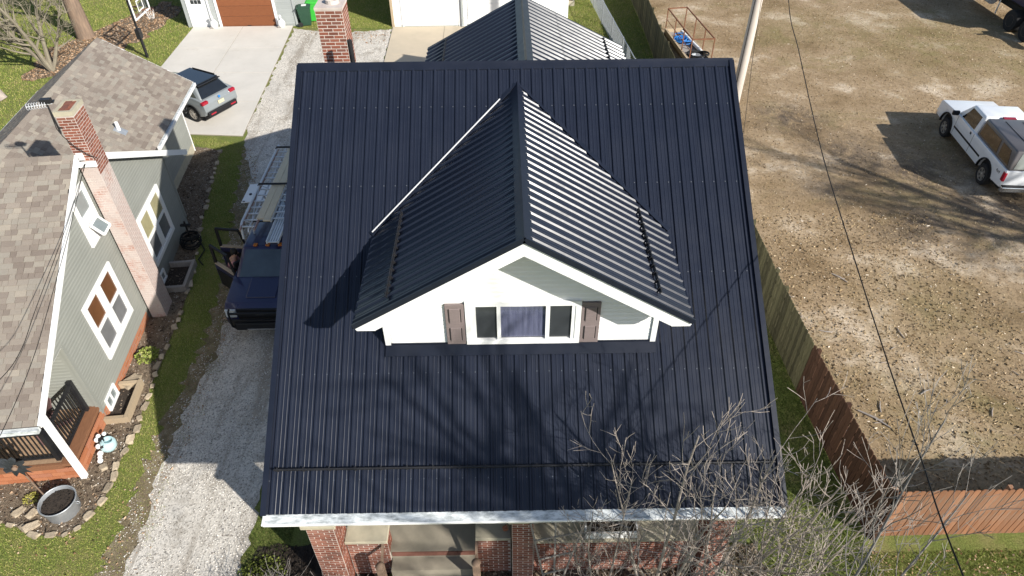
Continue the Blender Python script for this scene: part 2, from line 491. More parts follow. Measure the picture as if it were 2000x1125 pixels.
t = NT('dirt_lot_surface')
def blob(t, x, y, r0, r1):
    n = t.n.new("ShaderNodeVectorMath"); n.operation = 'DISTANCE'; n.inputs[1].default_value = (x, y, 0.012)
    t.l.new(t.co, n.inputs[0])
    return t.ramp(t.math('DIVIDE', n.outputs["Value"], r1), [(r0/r1, 1.0), (1.0, 0.0)])
base = t.ramp(t.noise(0.32, 9, 0.66), [(0.30,(0.172,0.116,0.062)),(0.43,(0.275,0.196,0.115)),(0.55,(0.36,0.266,0.168)),(0.64,(0.54,0.44,0.325))])
moss = t.ramp(t.noise(0.22, 8, 0.72, 0.6), [(0.54,0.0),(0.66,0.7)])
mb = blob(t, 22.8, 35.5, 1.0, 6.5)
for (x, y, a, b) in ((16.5,38.5,.5,4.0),(13.0,15.0,.3,3.0),(10.8,11.0,.3,2.5)): mb = t.math('ADD', mb, t.math('MULTIPLY', blob(t, x, y, a, b), 0.7))
moss = t.math('MINIMUM', t.math('ADD', moss, t.math('MULTIPLY', mb, t.ramp(t.noise(0.9, 8, 0.8), [(0.4,0.1),(0.6,0.9)]))), 0.85)
c = t.mix(base, (0.225,0.185,0.085), moss)
db = None  # dark patches: bare dirt, with tree shade painted into the lot colour
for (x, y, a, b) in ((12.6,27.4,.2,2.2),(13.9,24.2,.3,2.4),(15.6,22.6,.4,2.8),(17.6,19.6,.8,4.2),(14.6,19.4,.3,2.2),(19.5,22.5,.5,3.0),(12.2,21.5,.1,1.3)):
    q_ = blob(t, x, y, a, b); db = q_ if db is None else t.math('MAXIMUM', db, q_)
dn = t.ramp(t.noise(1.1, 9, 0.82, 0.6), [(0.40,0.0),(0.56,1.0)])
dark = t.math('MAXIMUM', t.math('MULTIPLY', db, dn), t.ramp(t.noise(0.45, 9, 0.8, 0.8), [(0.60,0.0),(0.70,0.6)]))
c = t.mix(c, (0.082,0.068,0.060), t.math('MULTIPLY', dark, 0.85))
c = t.mix(c, (0.05,0.038,0.026), t.ramp(t.voronoi(1.5), [(0.06,0.6),(0.11,0.0)]))
c = t.mix(c, t.ramp(t.noise(7, 8, 0.82), [(0.28,0.66),(0.5,1.0),(0.72,1.28)]), 1.0, 'MULTIPLY')
c = t.mix(c, t.ramp(t.noise(60, 3, 0.8), [(0.3,0.75),(0.7,1.22)]), 1.0, 'MULTIPLY')
h = t.math('ADD', t.noise(6, 8, 0.8), t.math('MULTIPLY', t.noise(45, 3, 0.8), 0.5))
t.bump(h, 0.75, 0.04)
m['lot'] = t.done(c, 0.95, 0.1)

t = NT('white_gravel_surface')
cell = t.voronoi(34, 'Color')
c = t.mix((0.53,0.495,0.44), t.ramp(cell, [(0.05,0.35),(0.35,0.95),(0.7,1.15),(1.0,1.3)]), 1.0, 'MULTIPLY')
c = t.mix(c, (0.25,0.215,0.17), t.ramp(t.noise(1.1, 8, 0.75), [(0.50,0.0),(0.66,0.75)]))
c = t.mix(c, (0.27,0.235,0.19), t.ramp(t.noise(1.0, 6, 0.7, 0.4, stretch=(1.5,0.13,1)), [(0.50,0.0),(0.62,0.75)]))
c = t.mix(c, (0.15,0.13,0.105), t.ramp(t.noise(14, 6, 0.85), [(0.56,0.0),(0.68,0.8)]))
t.bump(t.voronoi(34), 0.55, 0.012)
m['gravel'] = t.done(c, 0.9, 0.2)

t = NT('mulch_surface')
c = t.ramp(t.noise(2.2, 9, 0.8), [(0.3,(0.150,0.110,0.078)),(0.5,(0.23,0.18,0.13)),(0.72,(0.32,0.26,0.195))])
c = t.mix(c, t.ramp(t.noise(40, 4, 0.85), [(0.3,0.35),(0.7,1.5)]), 1.0, 'MULTIPLY')
t.bump(t.noise(28, 6, 0.85), 1.0, 0.06)
m['mulch'] = t.done(c, 0.95, 0.1)

t = NT('verge_mud')
c = t.ramp(t.noise(3, 9, 0.8), [(0.3,(0.12,0.095,0.06)),(0.5,(0.23,0.185,0.115)),(0.7,(0.36,0.31,0.23))])
c = t.mix(c, t.ramp(t.noise(45, 4, 0.85), [(0.3,0.5),(0.7,1.5)]), 1.0, 'MULTIPLY')
t.bump(t.noise(30, 6, 0.85), 1.0, 0.04)
m['verge'] = t.done(c, 0.95, 0.1)
sheet('lawn', [(-400,-400),(400,-400),(400,400),(-400,400)], 0.0, m['lawn'])
LOT = jitter_poly([(8.02,7.9),(60,7.9),(60,70),(8.05,70),(8.05,40)], 0.4, 0.04, seed=3)
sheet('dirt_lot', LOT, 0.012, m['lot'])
GRAVEL = jitter_poly([(-8.3,2),(-8.3,7.2),(-8.43,8.8),(-8.52,10.35),(-8.5,12),(-8.35,13.5),(-8.45,14.8),(-8.7,17),(-9.3,20),(-10.0,23.2),(-10.7,25.2),(-11.0,26.35),
                      (-11.25,28),(-11.7,38.6),(-9.1,37.9),(-6.2,38.4),(-6.05,33),(-5.9,27),(-5.2,23.5),(-5.0,16),(-5.55,10.5),(-5.95,9.2),(-5.8,7.1),(-5.7,2)], 0.22, 0.10, seed=5)
sheet('gravel_driveway', GRAVEL, 0.008, m['gravel'])
VERGE = jitter_poly([(-9.0,4),(-8.85,7.2),(-8.95,8.8),(-9.0,10.35),(-8.95,12),(-8.85,13.5),(-8.95,15),(-9.2,17),(-9.8,20),(-10.5,23.2),(-10.9,25.6),(-10.2,25.0),(-9.6,22.6),(-8.9,19),(-8.3,16),(-8.0,13),(-8.1,10),(-8.0,7),(-8.0,4)], 0.16, 0.17, seed=15)
sheet('verge_soil', VERGE, 0.004, m['verge'])
BEDL = [(-16.5,8.9),(-13,8.55),(-11.69,8.45),(-10.82,8.12),(-10.1,8.04),(-9.69,8.41),(-9.56,9.07),(-9.61,10.22),(-9.54,10.99),(-9.72,12.0),(-9.8,12.9),(-9.85,13.9),(-9.95,15),(-10.05,16.3),(-10.45,18.2),(-10.9,20.3),(-11.3,22.6),(-11.75,25.2)]
BED = jitter_poly(BEDL + [(-13.2,25.6),(-13.3,20),(-12,15),(-11.5,9.8),(-16.5,9.8)], 0.2, 0.03, seed=8)
sheet('mulch_bed', BED, 0.016, m['mulch'])
FRONT_BED = jitter_poly([(-5.6,7.75),(-5.5,5.0),(-2.7,4.6),(-2.6,7.75)], 0.2, 0.06, seed=9)
sheet('front_bed', FRONT_BED, 0.016, m['soil'])
FRONT_BED2 = jitter_poly([(-0.65,7.1),(-0.6,4.6),(5.6,4.6),(5.4,7.6),(4.2,7.6)], 0.2, 0.06, seed=10)
sheet('shrub_bed', FRONT_BED2, 0.016, m['mulch'])
TREE_BED = jitter_poly([(-23.6,32.2),(-21.6,32.6),(-20.6,35),(-19.6,37.5),(-19.0,41.5),(-20.6,43.5),(-22.2,39.5),(-24,36)], 0.5, 0.25, seed=12)
sheet('tree_bed', TREE_BED, 0.016, m['mulch'])

# concrete slabs with recessed joints
def slab_grid(name, corners, nu, nv, mat, z=0.05, gap=0.012):
    A, B, C_, D = [Vector((p[0], p[1], 0)) for p in corners]     # A-B front, D-C back
    base = MB(); base.prism([(p.x, p.y) for p in (A, B, C_, D)], 'z', 0.0, z-0.018)
    root = tag(base.build(name, m['joint']), kind='structure')
    def P(u, v): return (A*(1-u)+B*u)*(1-v)+(D*(1-u)+C_*u)*v
    for i in range(nu):
        for j in range(nv):
            u0, u1, v0, v1 = i/nu, (i+1)/nu, j/nv, (j+1)/nv
            q = [P(u0,v0), P(u1,v0), P(u1,v1), P(u0,v1)]
            cen = sum(q, Vector())/4
            q = [cen+(p-cen)*(1-gap*2/max(0.5,(p-cen).length)) for p in q]
            b = MB(); b.prism([(p.x, p.y) for p in q], 'z', 0.004, z+0.0015*((i+j) % 2))
            b.build('concrete_slab', mat, root)
    return root
slab_grid('concrete_driveway', [(-17.1,26.9),(-11.15,26.35),(-11.85,39.0),(-17.45,38.95)], 2, 4, m['slab'])
slab_grid('concrete_apron', [(-6.05,31.0),(2.5,31.0),(2.5,38.65),(-6.2,38.6)], 3, 2, m['slab_tan'])

# ------------------------------------------------------------------ ground cover (stuff)
def blades(name, pts, hmin, hmax, w, mat, lean=0.5):
    n = len(pts)
    a = nrng.uniform(0, 2*np.pi, n); h = nrng.uniform(hmin, hmax, n); wv = w*nrng.uniform(0.6, 1.3, n)
    la = nrng.uniform(0, 2*np.pi, n); ll = h*lean*nrng.uniform(0.2, 1.3, n)
    z0 = np.zeros(n)
    V = np.empty((n, 3, 3), np.float32)
    V[:,0] = np.stack([pts[:,0]-np.cos(a)*wv, pts[:,1]-np.sin(a)*wv, z0], 1)
    V[:,1] = np.stack([pts[:,0]+np.cos(a)*wv, pts[:,1]+np.sin(a)*wv, z0], 1)
    V[:,2] = np.stack([pts[:,0]+np.cos(la)*ll, pts[:,1]+np.sin(la)*ll, h], 1)
    return np_mesh(name, V.reshape(-1,3), np.arange(3*n).reshape(-1,3), mat)

OCT = np.array([(1,0,0),(0,1,0),(-1,0,0),(0,-1,0),(0,0,1),(0,0,-1)], np.float32)
OCF = np.array([(0,1,4),(1,2,4),(2,3,4),(3,0,4),(1,0,5),(2,1,5),(3,2,5),(0,3,5)])
def stones(name, pts, smin, smax, mat, z=0.012, flat=0.6, elong=1.5):
    n = len(pts); s = nrng.uniform(smin, smax, n)**1.0
    a = nrng.uniform(0, 2*np.pi, n)
    T = OCT[None]*np.stack([s*nrng.uniform(0.8,elong,n), s, s*flat], 1)[:,None,:]
    T = T*nrng.uniform(0.75,1.25,(n,6,1))
    x = T[:,:,0]*np.cos(a)[:,None]-T[:,:,1]*np.sin(a)[:,None]+pts[:,0:1]
    y = T[:,:,0]*np.sin(a)[:,None]+T[:,:,1]*np.cos(a)[:,None]+pts[:,1:2]
    V = np.stack([x, y, T[:,:,2]+z+(s*flat*0.4)[:,None]], 2)
    F = (OCF[None]+(np.arange(n)*6)[:,None,None]).reshape(-1,3)
    return np_mesh(name, V.reshape(-1,3), F, mat)
def chips(name, pts, l0, l1, w0, w1, mat, z=0.02, tilt=0.5):
    n = len(pts); a = nrng.uniform(0, 2*np.pi, n)
    L = nrng.uniform(l0, l1, n); W = nrng.uniform(w0, w1, n)
    zt = nrng.uniform(-tilt, tilt, (n, 4))*np.minimum(L, 0.05)[:,None]
    sx = np.array([-1,1,1,-1]); sy = np.array([-1,-1,1,1])
    lx = sx[None]*L[:,None]*nrng.uniform(0.7,1.1,(n,4)); ly = sy[None]*W[:,None]*nrng.uniform(0.5,1.1,(n,4))
    x = lx*np.cos(a)[:,None]-ly*np.sin(a)[:,None]+pts[:,0:1]
    y = lx*np.sin(a)[:,None]+ly*np.cos(a)[:,None]+pts[:,1:2]
    V = np.stack([x, y, z+0.012+zt], 2)
    return np_mesh(name, V.reshape(-1,3), np.arange(4*n).reshape(-1,4), mat)

def clump(P, f, thr, seed=3.1):
    v = np.sin(P[:,0]*f*2.3+seed)*np.sin(P[:,1]*f*1.7+seed*2)+.6*np.sin(P[:,0]*f*5.1+P[:,1]*f*3.3)+.4*np.sin(P[:,1]*f*9.1-P[:,0]*f*7.7)
    return P[v > thr+nrng.uniform(-.8,.8,len(P))]
def rmat(name, stops, rough=0.9, spec=0.15):
    t = NT(name)
    return t.done(t.ramp(t.rnd(), stops), rough, spec)
m['blade'] = rmat('grass_blade', [(0.0,(0.145,0.215,0.036)),(0.45,(0.235,0.280,0.060)),(0.75,(0.325,0.310,0.095)),(1.0,(0.48,0.39,0.20))])
m['blade_dark'] = rmat('shaded_grass_blade', [(0.0,(0.06,0.10,0.018)),(0.6,(0.09,0.13,0.028)),(1.0,(0.15,0.14,0.055))])  # darker copy of the grass colour, shade of the side strips painted in
m['pebble'] = rmat('white_pebble', [(0.0,(0.16,0.14,0.12)),(0.15,(0.38,0.35,0.31)),(0.4,(0.55,0.52,0.475)),(0.75,(0.66,0.63,0.58)),(1.0,(0.76,0.73,0.69))], 0.85)
m['chip'] = rmat('mulch_chip', [(0.0,(0.05,0.036,0.028)),(0.4,(0.14,0.10,0.07)),(0.75,(0.26,0.20,0.14)),(1.0,(0.46,0.40,0.33))])
m['litter'] = rmat('lot_litter', [(0.0,(0.085,0.056,0.030)),(0.25,(0.24,0.165,0.085)),(0.7,(0.40,0.30,0.175)),(0.94,(0.50,0.40,0.27)),(1.0,(0.74,0.66,0.56))])
m['dead_leaf'] = rmat('dead_leaf', [(0.0,(0.22,0.12,0.06)),(0.5,(0.34,0.22,0.13)),(1.0,(0.48,0.35,0.24))])

LAWN_FRONT = [(-16,5),(-8.5,5),(-8.5,13.5),(-8.6,16),(-9.4,20.4),(-10.1,23.3),(-10.8,25.6),(-12.5,26.3),(-14,26.2),(-11.8,25.2)] + BEDL[::-1][1:]
blades('grass', scatter(LAWN_FRONT, 260000, [GRAVEL, VERGE]), 0.025, 0.065, 0.006, m['blade'])
LAWN_BACK = [(-36,26),(-17.1,26.9),(-17.45,39),(-17.6,52),(-36,52)]
blades('grass', scatter(LAWN_BACK, 150000, [TREE_BED]), 0.04, 0.09, 0.012, m['blade'])
blades('grass', scatter([(-11.4,38.7),(-6.3,38.5),(-6.3,52),(-11.4,52)], 60000), 0.04, 0.08, 0.010, m['blade'])
blades('grass', scatter([(2.6,29.5),(7.7,29.5),(7.7,52),(2.6,52)], 80000), 0.04, 0.08, 0.010, m['blade'])
blades('grass', scatter([(4.6,4.2),(7.85,4.2),(7.65,30),(4.6,30)], 120000), 0.03, 0.08, 0.008, m['blade_dark'])
blades('grass', scatter([(7.3,3.5),(18,3.5),(18,7.35),(7.3,7.35)], 90000), 0.03, 0.08, 0.006, m['blade'])
blades('grass', scatter([(-7,2.5),(-4.9,2.5),(-4.9,8.2),(-6.1,8.6)], 30000, [GRAVEL]), 0.03, 0.07, 0.006, m['blade_dark'])
# tufts straying into the gravel and the lot
e = clump(scatter(VERGE, 60000), 1.6, 0.05); blades('grass', e, 0.02, 0.05, 0.006, m['blade'])
stones('gravel', clump(scatter(GRAVEL, 110000), 0.8, -0.25), 0.007, 0.021, m['pebble'], 0.008)
stones('gravel', clump(scatter(VERGE, 26000), 2.3, 0.1), 0.007, 0.019, m['pebble'], 0.006)
chips('leaf_litter', scatter(VERGE, 3500), 0.012, 0.035, 0.008, 0.018, m['dead_leaf'], 0.01, 0.8)
stones('gravel', scatter(BED, 3000), 0.007, 0.022, m['pebble'], 0.016)
chips('mulch', scatter(BED, 26000), 0.012, 0.05, 0.006, 0.018, m['chip'], 0.016, 0.8)
chips('mulch', scatter(FRONT_BED, 5000), 0.012, 0.05, 0.006, 0.018, m['soil'], 0.016, 0.9)
chips('mulch', scatter(FRONT_BED2, 8000), 0.015, 0.06, 0.008, 0.02, m['chip'], 0.016, 0.9)
chips('leaf_litter', scatter(TREE_BED, 9000), 0.03, 0.07, 0.02, 0.04, m['dead_leaf'], 0.016, 0.9)
chips('lot_litter', scatter([(8.1,8.0),(26,8.0),(34,46),(8.1,46)], 80000), 0.008, 0.034, 0.004, 0.011, m['litter'], 0.012, 0.9)
chips('lot_litter', scatter([(8.1,8.0),(15,8.0),(15,20),(8.1,20)], 9000), 0.010, 0.05, 0.005, 0.014, m['litter'], 0.012, 0.9)
blades('lot_grass', scatter([(8.1,8.0),(26,8.0),(34,46),(8.1,46)], 50000), 0.02, 0.06, 0.010, rmat('dry_lot_grass', [(0.0,(0.14,0.135,0.045)),(0.5,(0.28,0.225,0.10)),(1.0,(0.42,0.32,0.18))]))
chips('leaf_litter', scatter([(7.8,4.8),(16,4.8),(16,7.4),(7.8,7.4)], 1500), 0.012, 0.03, 0.01, 0.02, m['dead_leaf'], 0.02, 0.9)
chips('leaf_litter', scatter([(-16,5),(-8.6,5),(-8.8,9.4),(-16,9.4)], 500), 0.015, 0.035, 0.012, 0.022, m['dead_leaf'], 0.03, 0.9)
chips('leaf_litter', scatter([(-10.9,37.6),(-6.3,36.0),(-6.3,38.3),(-10.9,38.3)], 260), 0.02, 0.05, 0.015, 0.03, m['dead_leaf'], 0.02, 0.9)
# ------------------------------------------------------------------ building helpers
_place0 = place
WINV = {}
def place(name, me, mat, parent=None, mtx=None):
    o = _place0(name, me, mat, parent, mtx)
    if parent is not None and parent.name in WINV:
        o.matrix_parent_inverse = WINV[parent.name]
    return o
def wthing(name, label, cat, loc, rz=0, group=None):      # children are given in world coordinates
    o = thing(name, label, cat, loc, rz, group)
    WINV[o.name] = (Matrix.Translation(loc) @ Matrix.Rotation(rz, 4, 'Z')).inverted()
    return o
def frame(O, u, s, n):
    M4 = Matrix((Vector(u), Vector(s), Vector(n))).transposed().to_4x4()
    M4.translation = Vector(O)
    return M4

_brick_cache = {}
def brick_wall(parent, O, u, n, length, height, mat, bud, course=0.073, bl=0.215, gap=0.018, proud=0.002, z0=0.0, skip=None):
    O, u, n = Vector(O), Vector(u).normalized(), Vector(n).normalized()
    rows = int(height/course); cz = height/rows
    for r in range(rows):
        x = -bl/2 if r % 2 else 0.0
        while x < length-0.02:
            a, b = max(0, x), min(length, x+bl)
            x += bl
            w = b-a-gap
            if w < 0.03: continue
            c = O+u*((a+b)/2)+Vector((0,0,1))*(r*cz+cz/2)
            if skip and skip((a+b)/2, r*cz+cz/2): continue
            c = c+n*(rng.uniform(-0.002, 0.003))
            if bud['n'] > 0:
                bud['n'] -= 1
                key = (round(w, 2), round(cz, 3), mat.name)
                if key not in _brick_cache:
                    q = MB(); q.box(-w/2, w/2, -0.02, proud, -cz/2+gap/2, cz/2-gap/2)
                    _brick_cache[key] = q.mesh('brick')
                place('brick', _brick_cache[key], mat, parent, frame(c, u, n, (0,0,1)))
            else:
                bud['mb'].obox(c+n*((proud-0.02)/2), u*(w/2), n*((proud+0.02)/2), Vector((0,0,cz/2-gap/2)))

def bud_done(bud, mat, parent):
    if bud['mb'].v:
        o = bud['mb'].build('brickwork', mat, parent); o['kind'] = 'stuff'

def cross(poly, z):
    xs = []
    n = len(poly)
    for i in range(n):
        (x1, z1), (x2, z2) = poly[i], poly[(i+1) % n]
        if (z1-z)*(z2-z) <= 0 and z1 != z2: xs.append(x1+(x2-x1)*(z-z1)/(z2-z1))
    return (min(xs), max(xs)) if len(xs) >= 2 else None

def siding(parent, O, u, n, poly, holes, mat, course=0.11, name='siding_board'):
    O, u, n = Vector(O), Vector(u).normalized(), Vector(n).normalized()
    zl, zh = min(p[1] for p in poly), max(p[1] for p in poly)
    k = max(1, int(round((zh-zl)/course))); c = (zh-zl)/k
    for i in range(k):
        a, b = zl+i*c, zl+(i+1)*c
        ib, it = cross(poly, a+1e-4), cross(poly, b-1e-4)
        if not ib or not it: continue
        segs = [(ib[0], ib[1], it[0], it[1])]
        for (h0, h1, hz0, hz1) in holes:
            if min(b, hz1)-max(a, hz0) < 0.4*c: continue
            ns = []
            for (b0, b1, t0, t1) in segs:
                if h1 <= min(b0, t0) or h0 >= max(b1, t1): ns.append((b0, b1, t0, t1)); continue
                if h0 > min(b0, t0)+0.02: ns.append((min(b0,h0), h0, min(t0,h0), h0))
                if h1 < max(b1, t1)-0.02: ns.append((h1, max(b1,h1), h1, max(t1,h1)))
            segs = ns
        for (b0, b1, t0, t1) in segs:
            q = MB()
            def P(x, z, d): return O+u*x+Vector((0,0,z))+n*d
            f, g, k_ = 0.016, 0.002, 0.66                # flat face with a cove along the top of each board
            zm = a+(b-a)*k_; m0, m1 = b0+(t0-b0)*k_, b1+(t1-b1)*k_
            q.add([P(b0,a,0),P(b1,a,0),P(t1,b,0),P(t0,b,0),P(b0,a,f),P(b1,a,f),P(m1,zm,f),P(m0,zm,f),P(t1,b,g),P(t0,b,g)],
                  [(0,3,2,1),(4,5,6,7),(7,6,8,9),(0,1,5,4),(1,2,8,6,5),(2,3,9,8),(3,0,4,7,9)])
            q.build(name, mat, parent)

def panel_mesh(w, L, pitch=0.23, name='roof_panel', big=False):
    pr = [(0.0, 0.0)]
    nr = int(round(w/pitch))
    if big:
        for i in range(nr):
            c = (i+0.5)*pitch; pr += [(c-0.080,0.0),(c-0.038,0.06),(c+0.038,0.06),(c+0.080,0.0)]
    for i in range(0 if big else nr):
        c = (i+0.5)*pitch
        for mn in (c-0.077, c-0.038-0.0, ):
            pass
        if i > 0:
            for q in (c-0.153, c-0.077):
                pr += [(q-0.012,0.0),(q-0.004,0.005),(q+0.004,0.005),(q+0.012,0.0)]
        else:
            q = c-0.077; pr += [(q-0.012,0.0),(q-0.004,0.005),(q+0.004,0.005),(q+0.012,0.0)]
        pr += [(c-0.036,0.0),(c-0.014,0.027),(c+0.014,0.027),(c+0.036,0.0)]
    q = (nr-0.5)*pitch+0.077
    if q+0.012 < w and not big: pr += [(q-0.012,0.0),(q-0.004,0.005),(q+0.004,0.005),(q+0.012,0.0)]
    pr.append((w, 0.0))
    b = MB()
    vs = []; n = len(pr); ys = [0.0, L]
    for y in ys:
        for (x, z) in pr: vs.append((x, y, z))
    for y in ys:
        for (x, z) in pr: vs.append((x, y, z-0.008))
    fs = []
    for i in range(n-1):
        fs.append((i, i+1, n+i+1, n+i)); fs.append((2*n+i, 3*n+i, 3*n+i+1, 2*n+i+1)); fs.append((i, 2*n+i, 2*n+i+1, i+1))
    b.add(vs, fs)
    return b.mesh(name)

_sh_cache = {}
def shingles(parent, O, u, s, length, slope, mat, bud, row=0.142, clip=None, order=None):
    O, u, s = Vector(O), Vector(u).normalized(), Vector(s).normalized()
    n = u.cross(s).normalized()
    rows = int(slope/row)
    for r in range(rows):
        x = -rng.uniform(0, 0.3)
        while x < length:
            w = rng.choice((0.14, 0.19, 0.25, 0.32))
            a, b = max(0, x), min(length, x+w); x += w
            if b-a < 0.05: continue
            if clip and not clip((a+b)/2, (r+0.5)*row): continue
            lift = rng.choice((0.0, 0.0, 0.004))
            wid = round(b-a-0.006, 2)
            c = O+u*a+s*(r*row)+n*lift
            if bud['n'] > 0:
                bud['n'] -= 1
                if wid not in _sh_cache:
                    q = MB(); q.add([(0,0,0),(wid,0,0),(wid,row+.03,-.004),(0,row+.03,-.004),(0,0,.015),(wid,0,.015),(wid,row+.03,.004),(0,row+.03,.004)],
                        [(0,3,2,1),(4,5,6,7),(0,1,5,4),(1,2,6,5),(2,3,7,6),(3,0,4,7)])
                    _sh_cache[wid] = q.mesh('shingle')
                place('shingle', _sh_cache[wid], mat, parent, frame(c, u, s, n))
            else:
                p = lambda xx, yy, zz: c+u*xx+s*yy+n*zz
                y1 = row+.03
                bud['mb'].add([p(0,0,0),p(wid,0,0),p(wid,y1,-.004),p(0,y1,-.004),p(0,0,.015),p(wid,0,.015),p(wid,y1,.004),p(0,y1,.004)],
                        [(4,5,6,7),(0,1,5,4),(1,2,6,5),(3,0,4,7)])

def window(parent, O, u, n, b0, b1, z0, z1, fr, panes, frame_mat, name='window', mull=()):
    """fr: frame width; panes: list of (u0,u1,z0,z1,material); frame is built as a ring with bars"""
    O, u, n = Vector(O), Vector(u).normalized(), Vector(n).normalized(); Z = Vector((0,0,1))
    q = MB()
    def bx(a0, a1, c0, c1, d0, d1):
        c = O+u*((a0+a1)/2)+Z*((c0+c1)/2)+n*((d0+d1)/2)
        q.obox(c, u*((a1-a0)/2), Z*((c1-c0)/2), n*((d1-d0)/2))
    bx(b0, b1, z1-fr, z1, -0.02, 0.05); bx(b0, b1, z0, z0+fr, -0.02, 0.055)
    bx(b0, b0+fr, z0+fr, z1-fr, -0.02, 0.048); bx(b1-fr, b1, z0+fr, z1-fr, -0.02, 0.048)
    for (a0, a1, c0, c1) in mull: bx(a0, a1, c0, c1, -0.02, 0.036)
    w = q.build(name, frame_mat, parent)
    for (a0, a1, c0, c1, mt) in panes:
        g = MB(); c = O+u*((a0+a1)/2)+Z*((c0+c1)/2)+n*0.0
        g.obox(c, u*((a1-a0)/2), Z*((c1-c0)/2), n*0.006)
        g.build('pane', mt, w)
    return w

# ------------------------------------------------------------------ the house with the black metal roof
HX0, HX1 = -4.351, 4.849
EY, EZ, RY, RZ = 6.515, 3.36, 14.175, 8.27
BY, BZ = 22.6, 3.9
house = wthing('house', 'brick porch house under a black ribbed metal roof with a white gabled dormer', 'house', (0.25, 14.2, 0))
def roof_slope(parent, o, u, s, wtot, L, wpanel=0.92, pitch=0.23, big=False):
    u, s = Vector(u), Vector(s).normalized(); n = u.cross(s).normalized()
    k = int(math.ceil(wtot/wpanel-1e-6))
    cache = {}
    for i in range(k):
        w = min(wpanel, wtot-i*wpanel)
        w = round(w/pitch)*pitch
        if w <= 0: continue
        key = round(w, 2)
        if key not in cache: cache[key] = panel_mesh(w, L, pitch, big=big)
        place('roof_panel', cache[key], m['roof'], parent, frame(Vector(o)+u*(i*wpanel)+n*(0.0015*(i % 2)), u, s, n))
fs_ = Vector((0, RY-EY, RZ-EZ)); bs_ = Vector((0, RY-BY, RZ-BZ))
roof_slope(house, (HX0, EY, EZ), (1,0,0), fs_, 9.2, fs_.length)
roof_slope(house, (HX1, BY, BZ), (-1,0,0), bs_, 9.2, bs_.length)
d = MB(); d.prism([(EY+.03,EZ-.02),(RY,RZ-.02),(BY-.03,BZ-.02),(BY-.03,BZ-.16),(RY,RZ-.16),(EY+.03,EZ-.16)], 'x', HX0+.03, HX1-.03)
d.build('roof_deck', m['black'], house)
# ridge cap
fsn, bsn = fs_.normalized(), bs_.normalized()
def cap(parent, p0, p1, sa, sb, half, lift=0.03, name='ridge_cap', mat=None):
    p0, p1 = Vector(p0), Vector(p1); ax = (p1-p0).normalized()
    up = Vector((0,0,lift)); q = MB(); vs = []
    for p in (p0, p1):
        vs += [p-sa*half+up*0.75, p-sa*0.05+up*1.25, p+up*1.6, p-sb*0.05+up*1.25, p-sb*half+up*0.75,
               p-sb*half+up*0.2, p+up*0.7, p-sa*half+up*0.2]
    n = 8
    fs2 = [tuple(range(n)), tuple(reversed(range(n, 2*n)))]+[(i, i+n, (i+1) % n+n, (i+1) % n) for i in range(n)]
    q.add(vs, fs2)
    return q.build(name, mat or m['roof_trim'], parent)
cap(house, (HX0-.02, RY, RZ), (HX1+.02, RY, RZ), fsn, bsn, 0.17, 0.035)
for x in (HX0, HX1):
    q = MB()
    for (y0, z0, y1, z1) in ((EY, EZ, RY, RZ), (BY, BZ, RY, RZ)):
        q.bar((x, y0, z0-0.03), (x, y1, z1-0.03), 0.10, 0.16)
    q.build('rake_trim', m['roof_trim'], house)
# gutter with a dirty leaf guard on top
q = MB(); q.box(HX0-.01, HX1+.01, 6.375, 6.50, 3.20, 3.315); q.build('gutter', m['white'], house)
q = MB(); q.add([(HX0-.01,6.36,3.30),(HX1+.01,6.36,3.30),(HX1+.01,6.515,3.352),(HX0-.01,6.515,3.352),(HX0-.01,6.36,3.318),(HX1+.01,6.36,3.318),(HX1+.01,6.515,3.366),(HX0-.01,6.515,3.366)],
    [(0,3,2,1),(4,5,6,7),(0,1,5,4),(1,2,6,5),(2,3,7,6),(3,0,4,7)]); q.build('gutter_guard', m['gutter'], house)
q = MB(); q.tube([(HX0-.012,6.352,3.30),(HX1+.012,6.352,3.30)], 0.017, 8); q.build('gutter_lip', m['white'], house, smooth=True)
# snow rails
def on_front(x, y, h=0.0):
    nrm = Vector((0, -(RZ-EZ), RY-EY)).normalized()
    return Vector((x, y, EZ+(y-EY)*(RZ-EZ)/(RY-EY)))+nrm*h
q = MB()
for h in (0.045, 0.085): q.tube([on_front(HX0+.14, 7.16, h), on_front(HX1-.1, 7.16, h)], 0.022, 6)
for i in range(20):
    x = HX0+.2+i*(9.2-.4)/19
    q.obox(on_front(x, 7.16, .045), (0.012,0,0), (0,0.03,0.02), (0,-.025,.045))
q.build('snow_rail', m['black'], house)
q = MB()
for i in range(40):                                    # screw rows
    for yy in (7.0, 8.6, 10.2, 11.8, 13.3):
        p = on_front(HX0+.05+.23*i, yy, .004); q.obox(p, (.009,0,0), (0,.008,.005), (0,-.003,.005))
q.build('roof_screws', m['screw'], house)['kind'] = 'stuff'
# walls
q = MB(); q.prism([(8.95,0),(22.0,0),(22.0,4.05),(RY,8.05),(8.95,4.7)], 'x', -4.0, -3.9); q.prism([(8.95,0),(22.0,0),(22.0,4.05),(RY,8.05),(8.95,4.7)], 'x', 4.4, 4.5)
q.box(-3.9, 4.4, 8.95, 9.05, 0, 4.6); q.box(-3.9, 4.4, 21.9, 22.0, 0, 4.05)
q.build('wall', m['siding_white'], house)

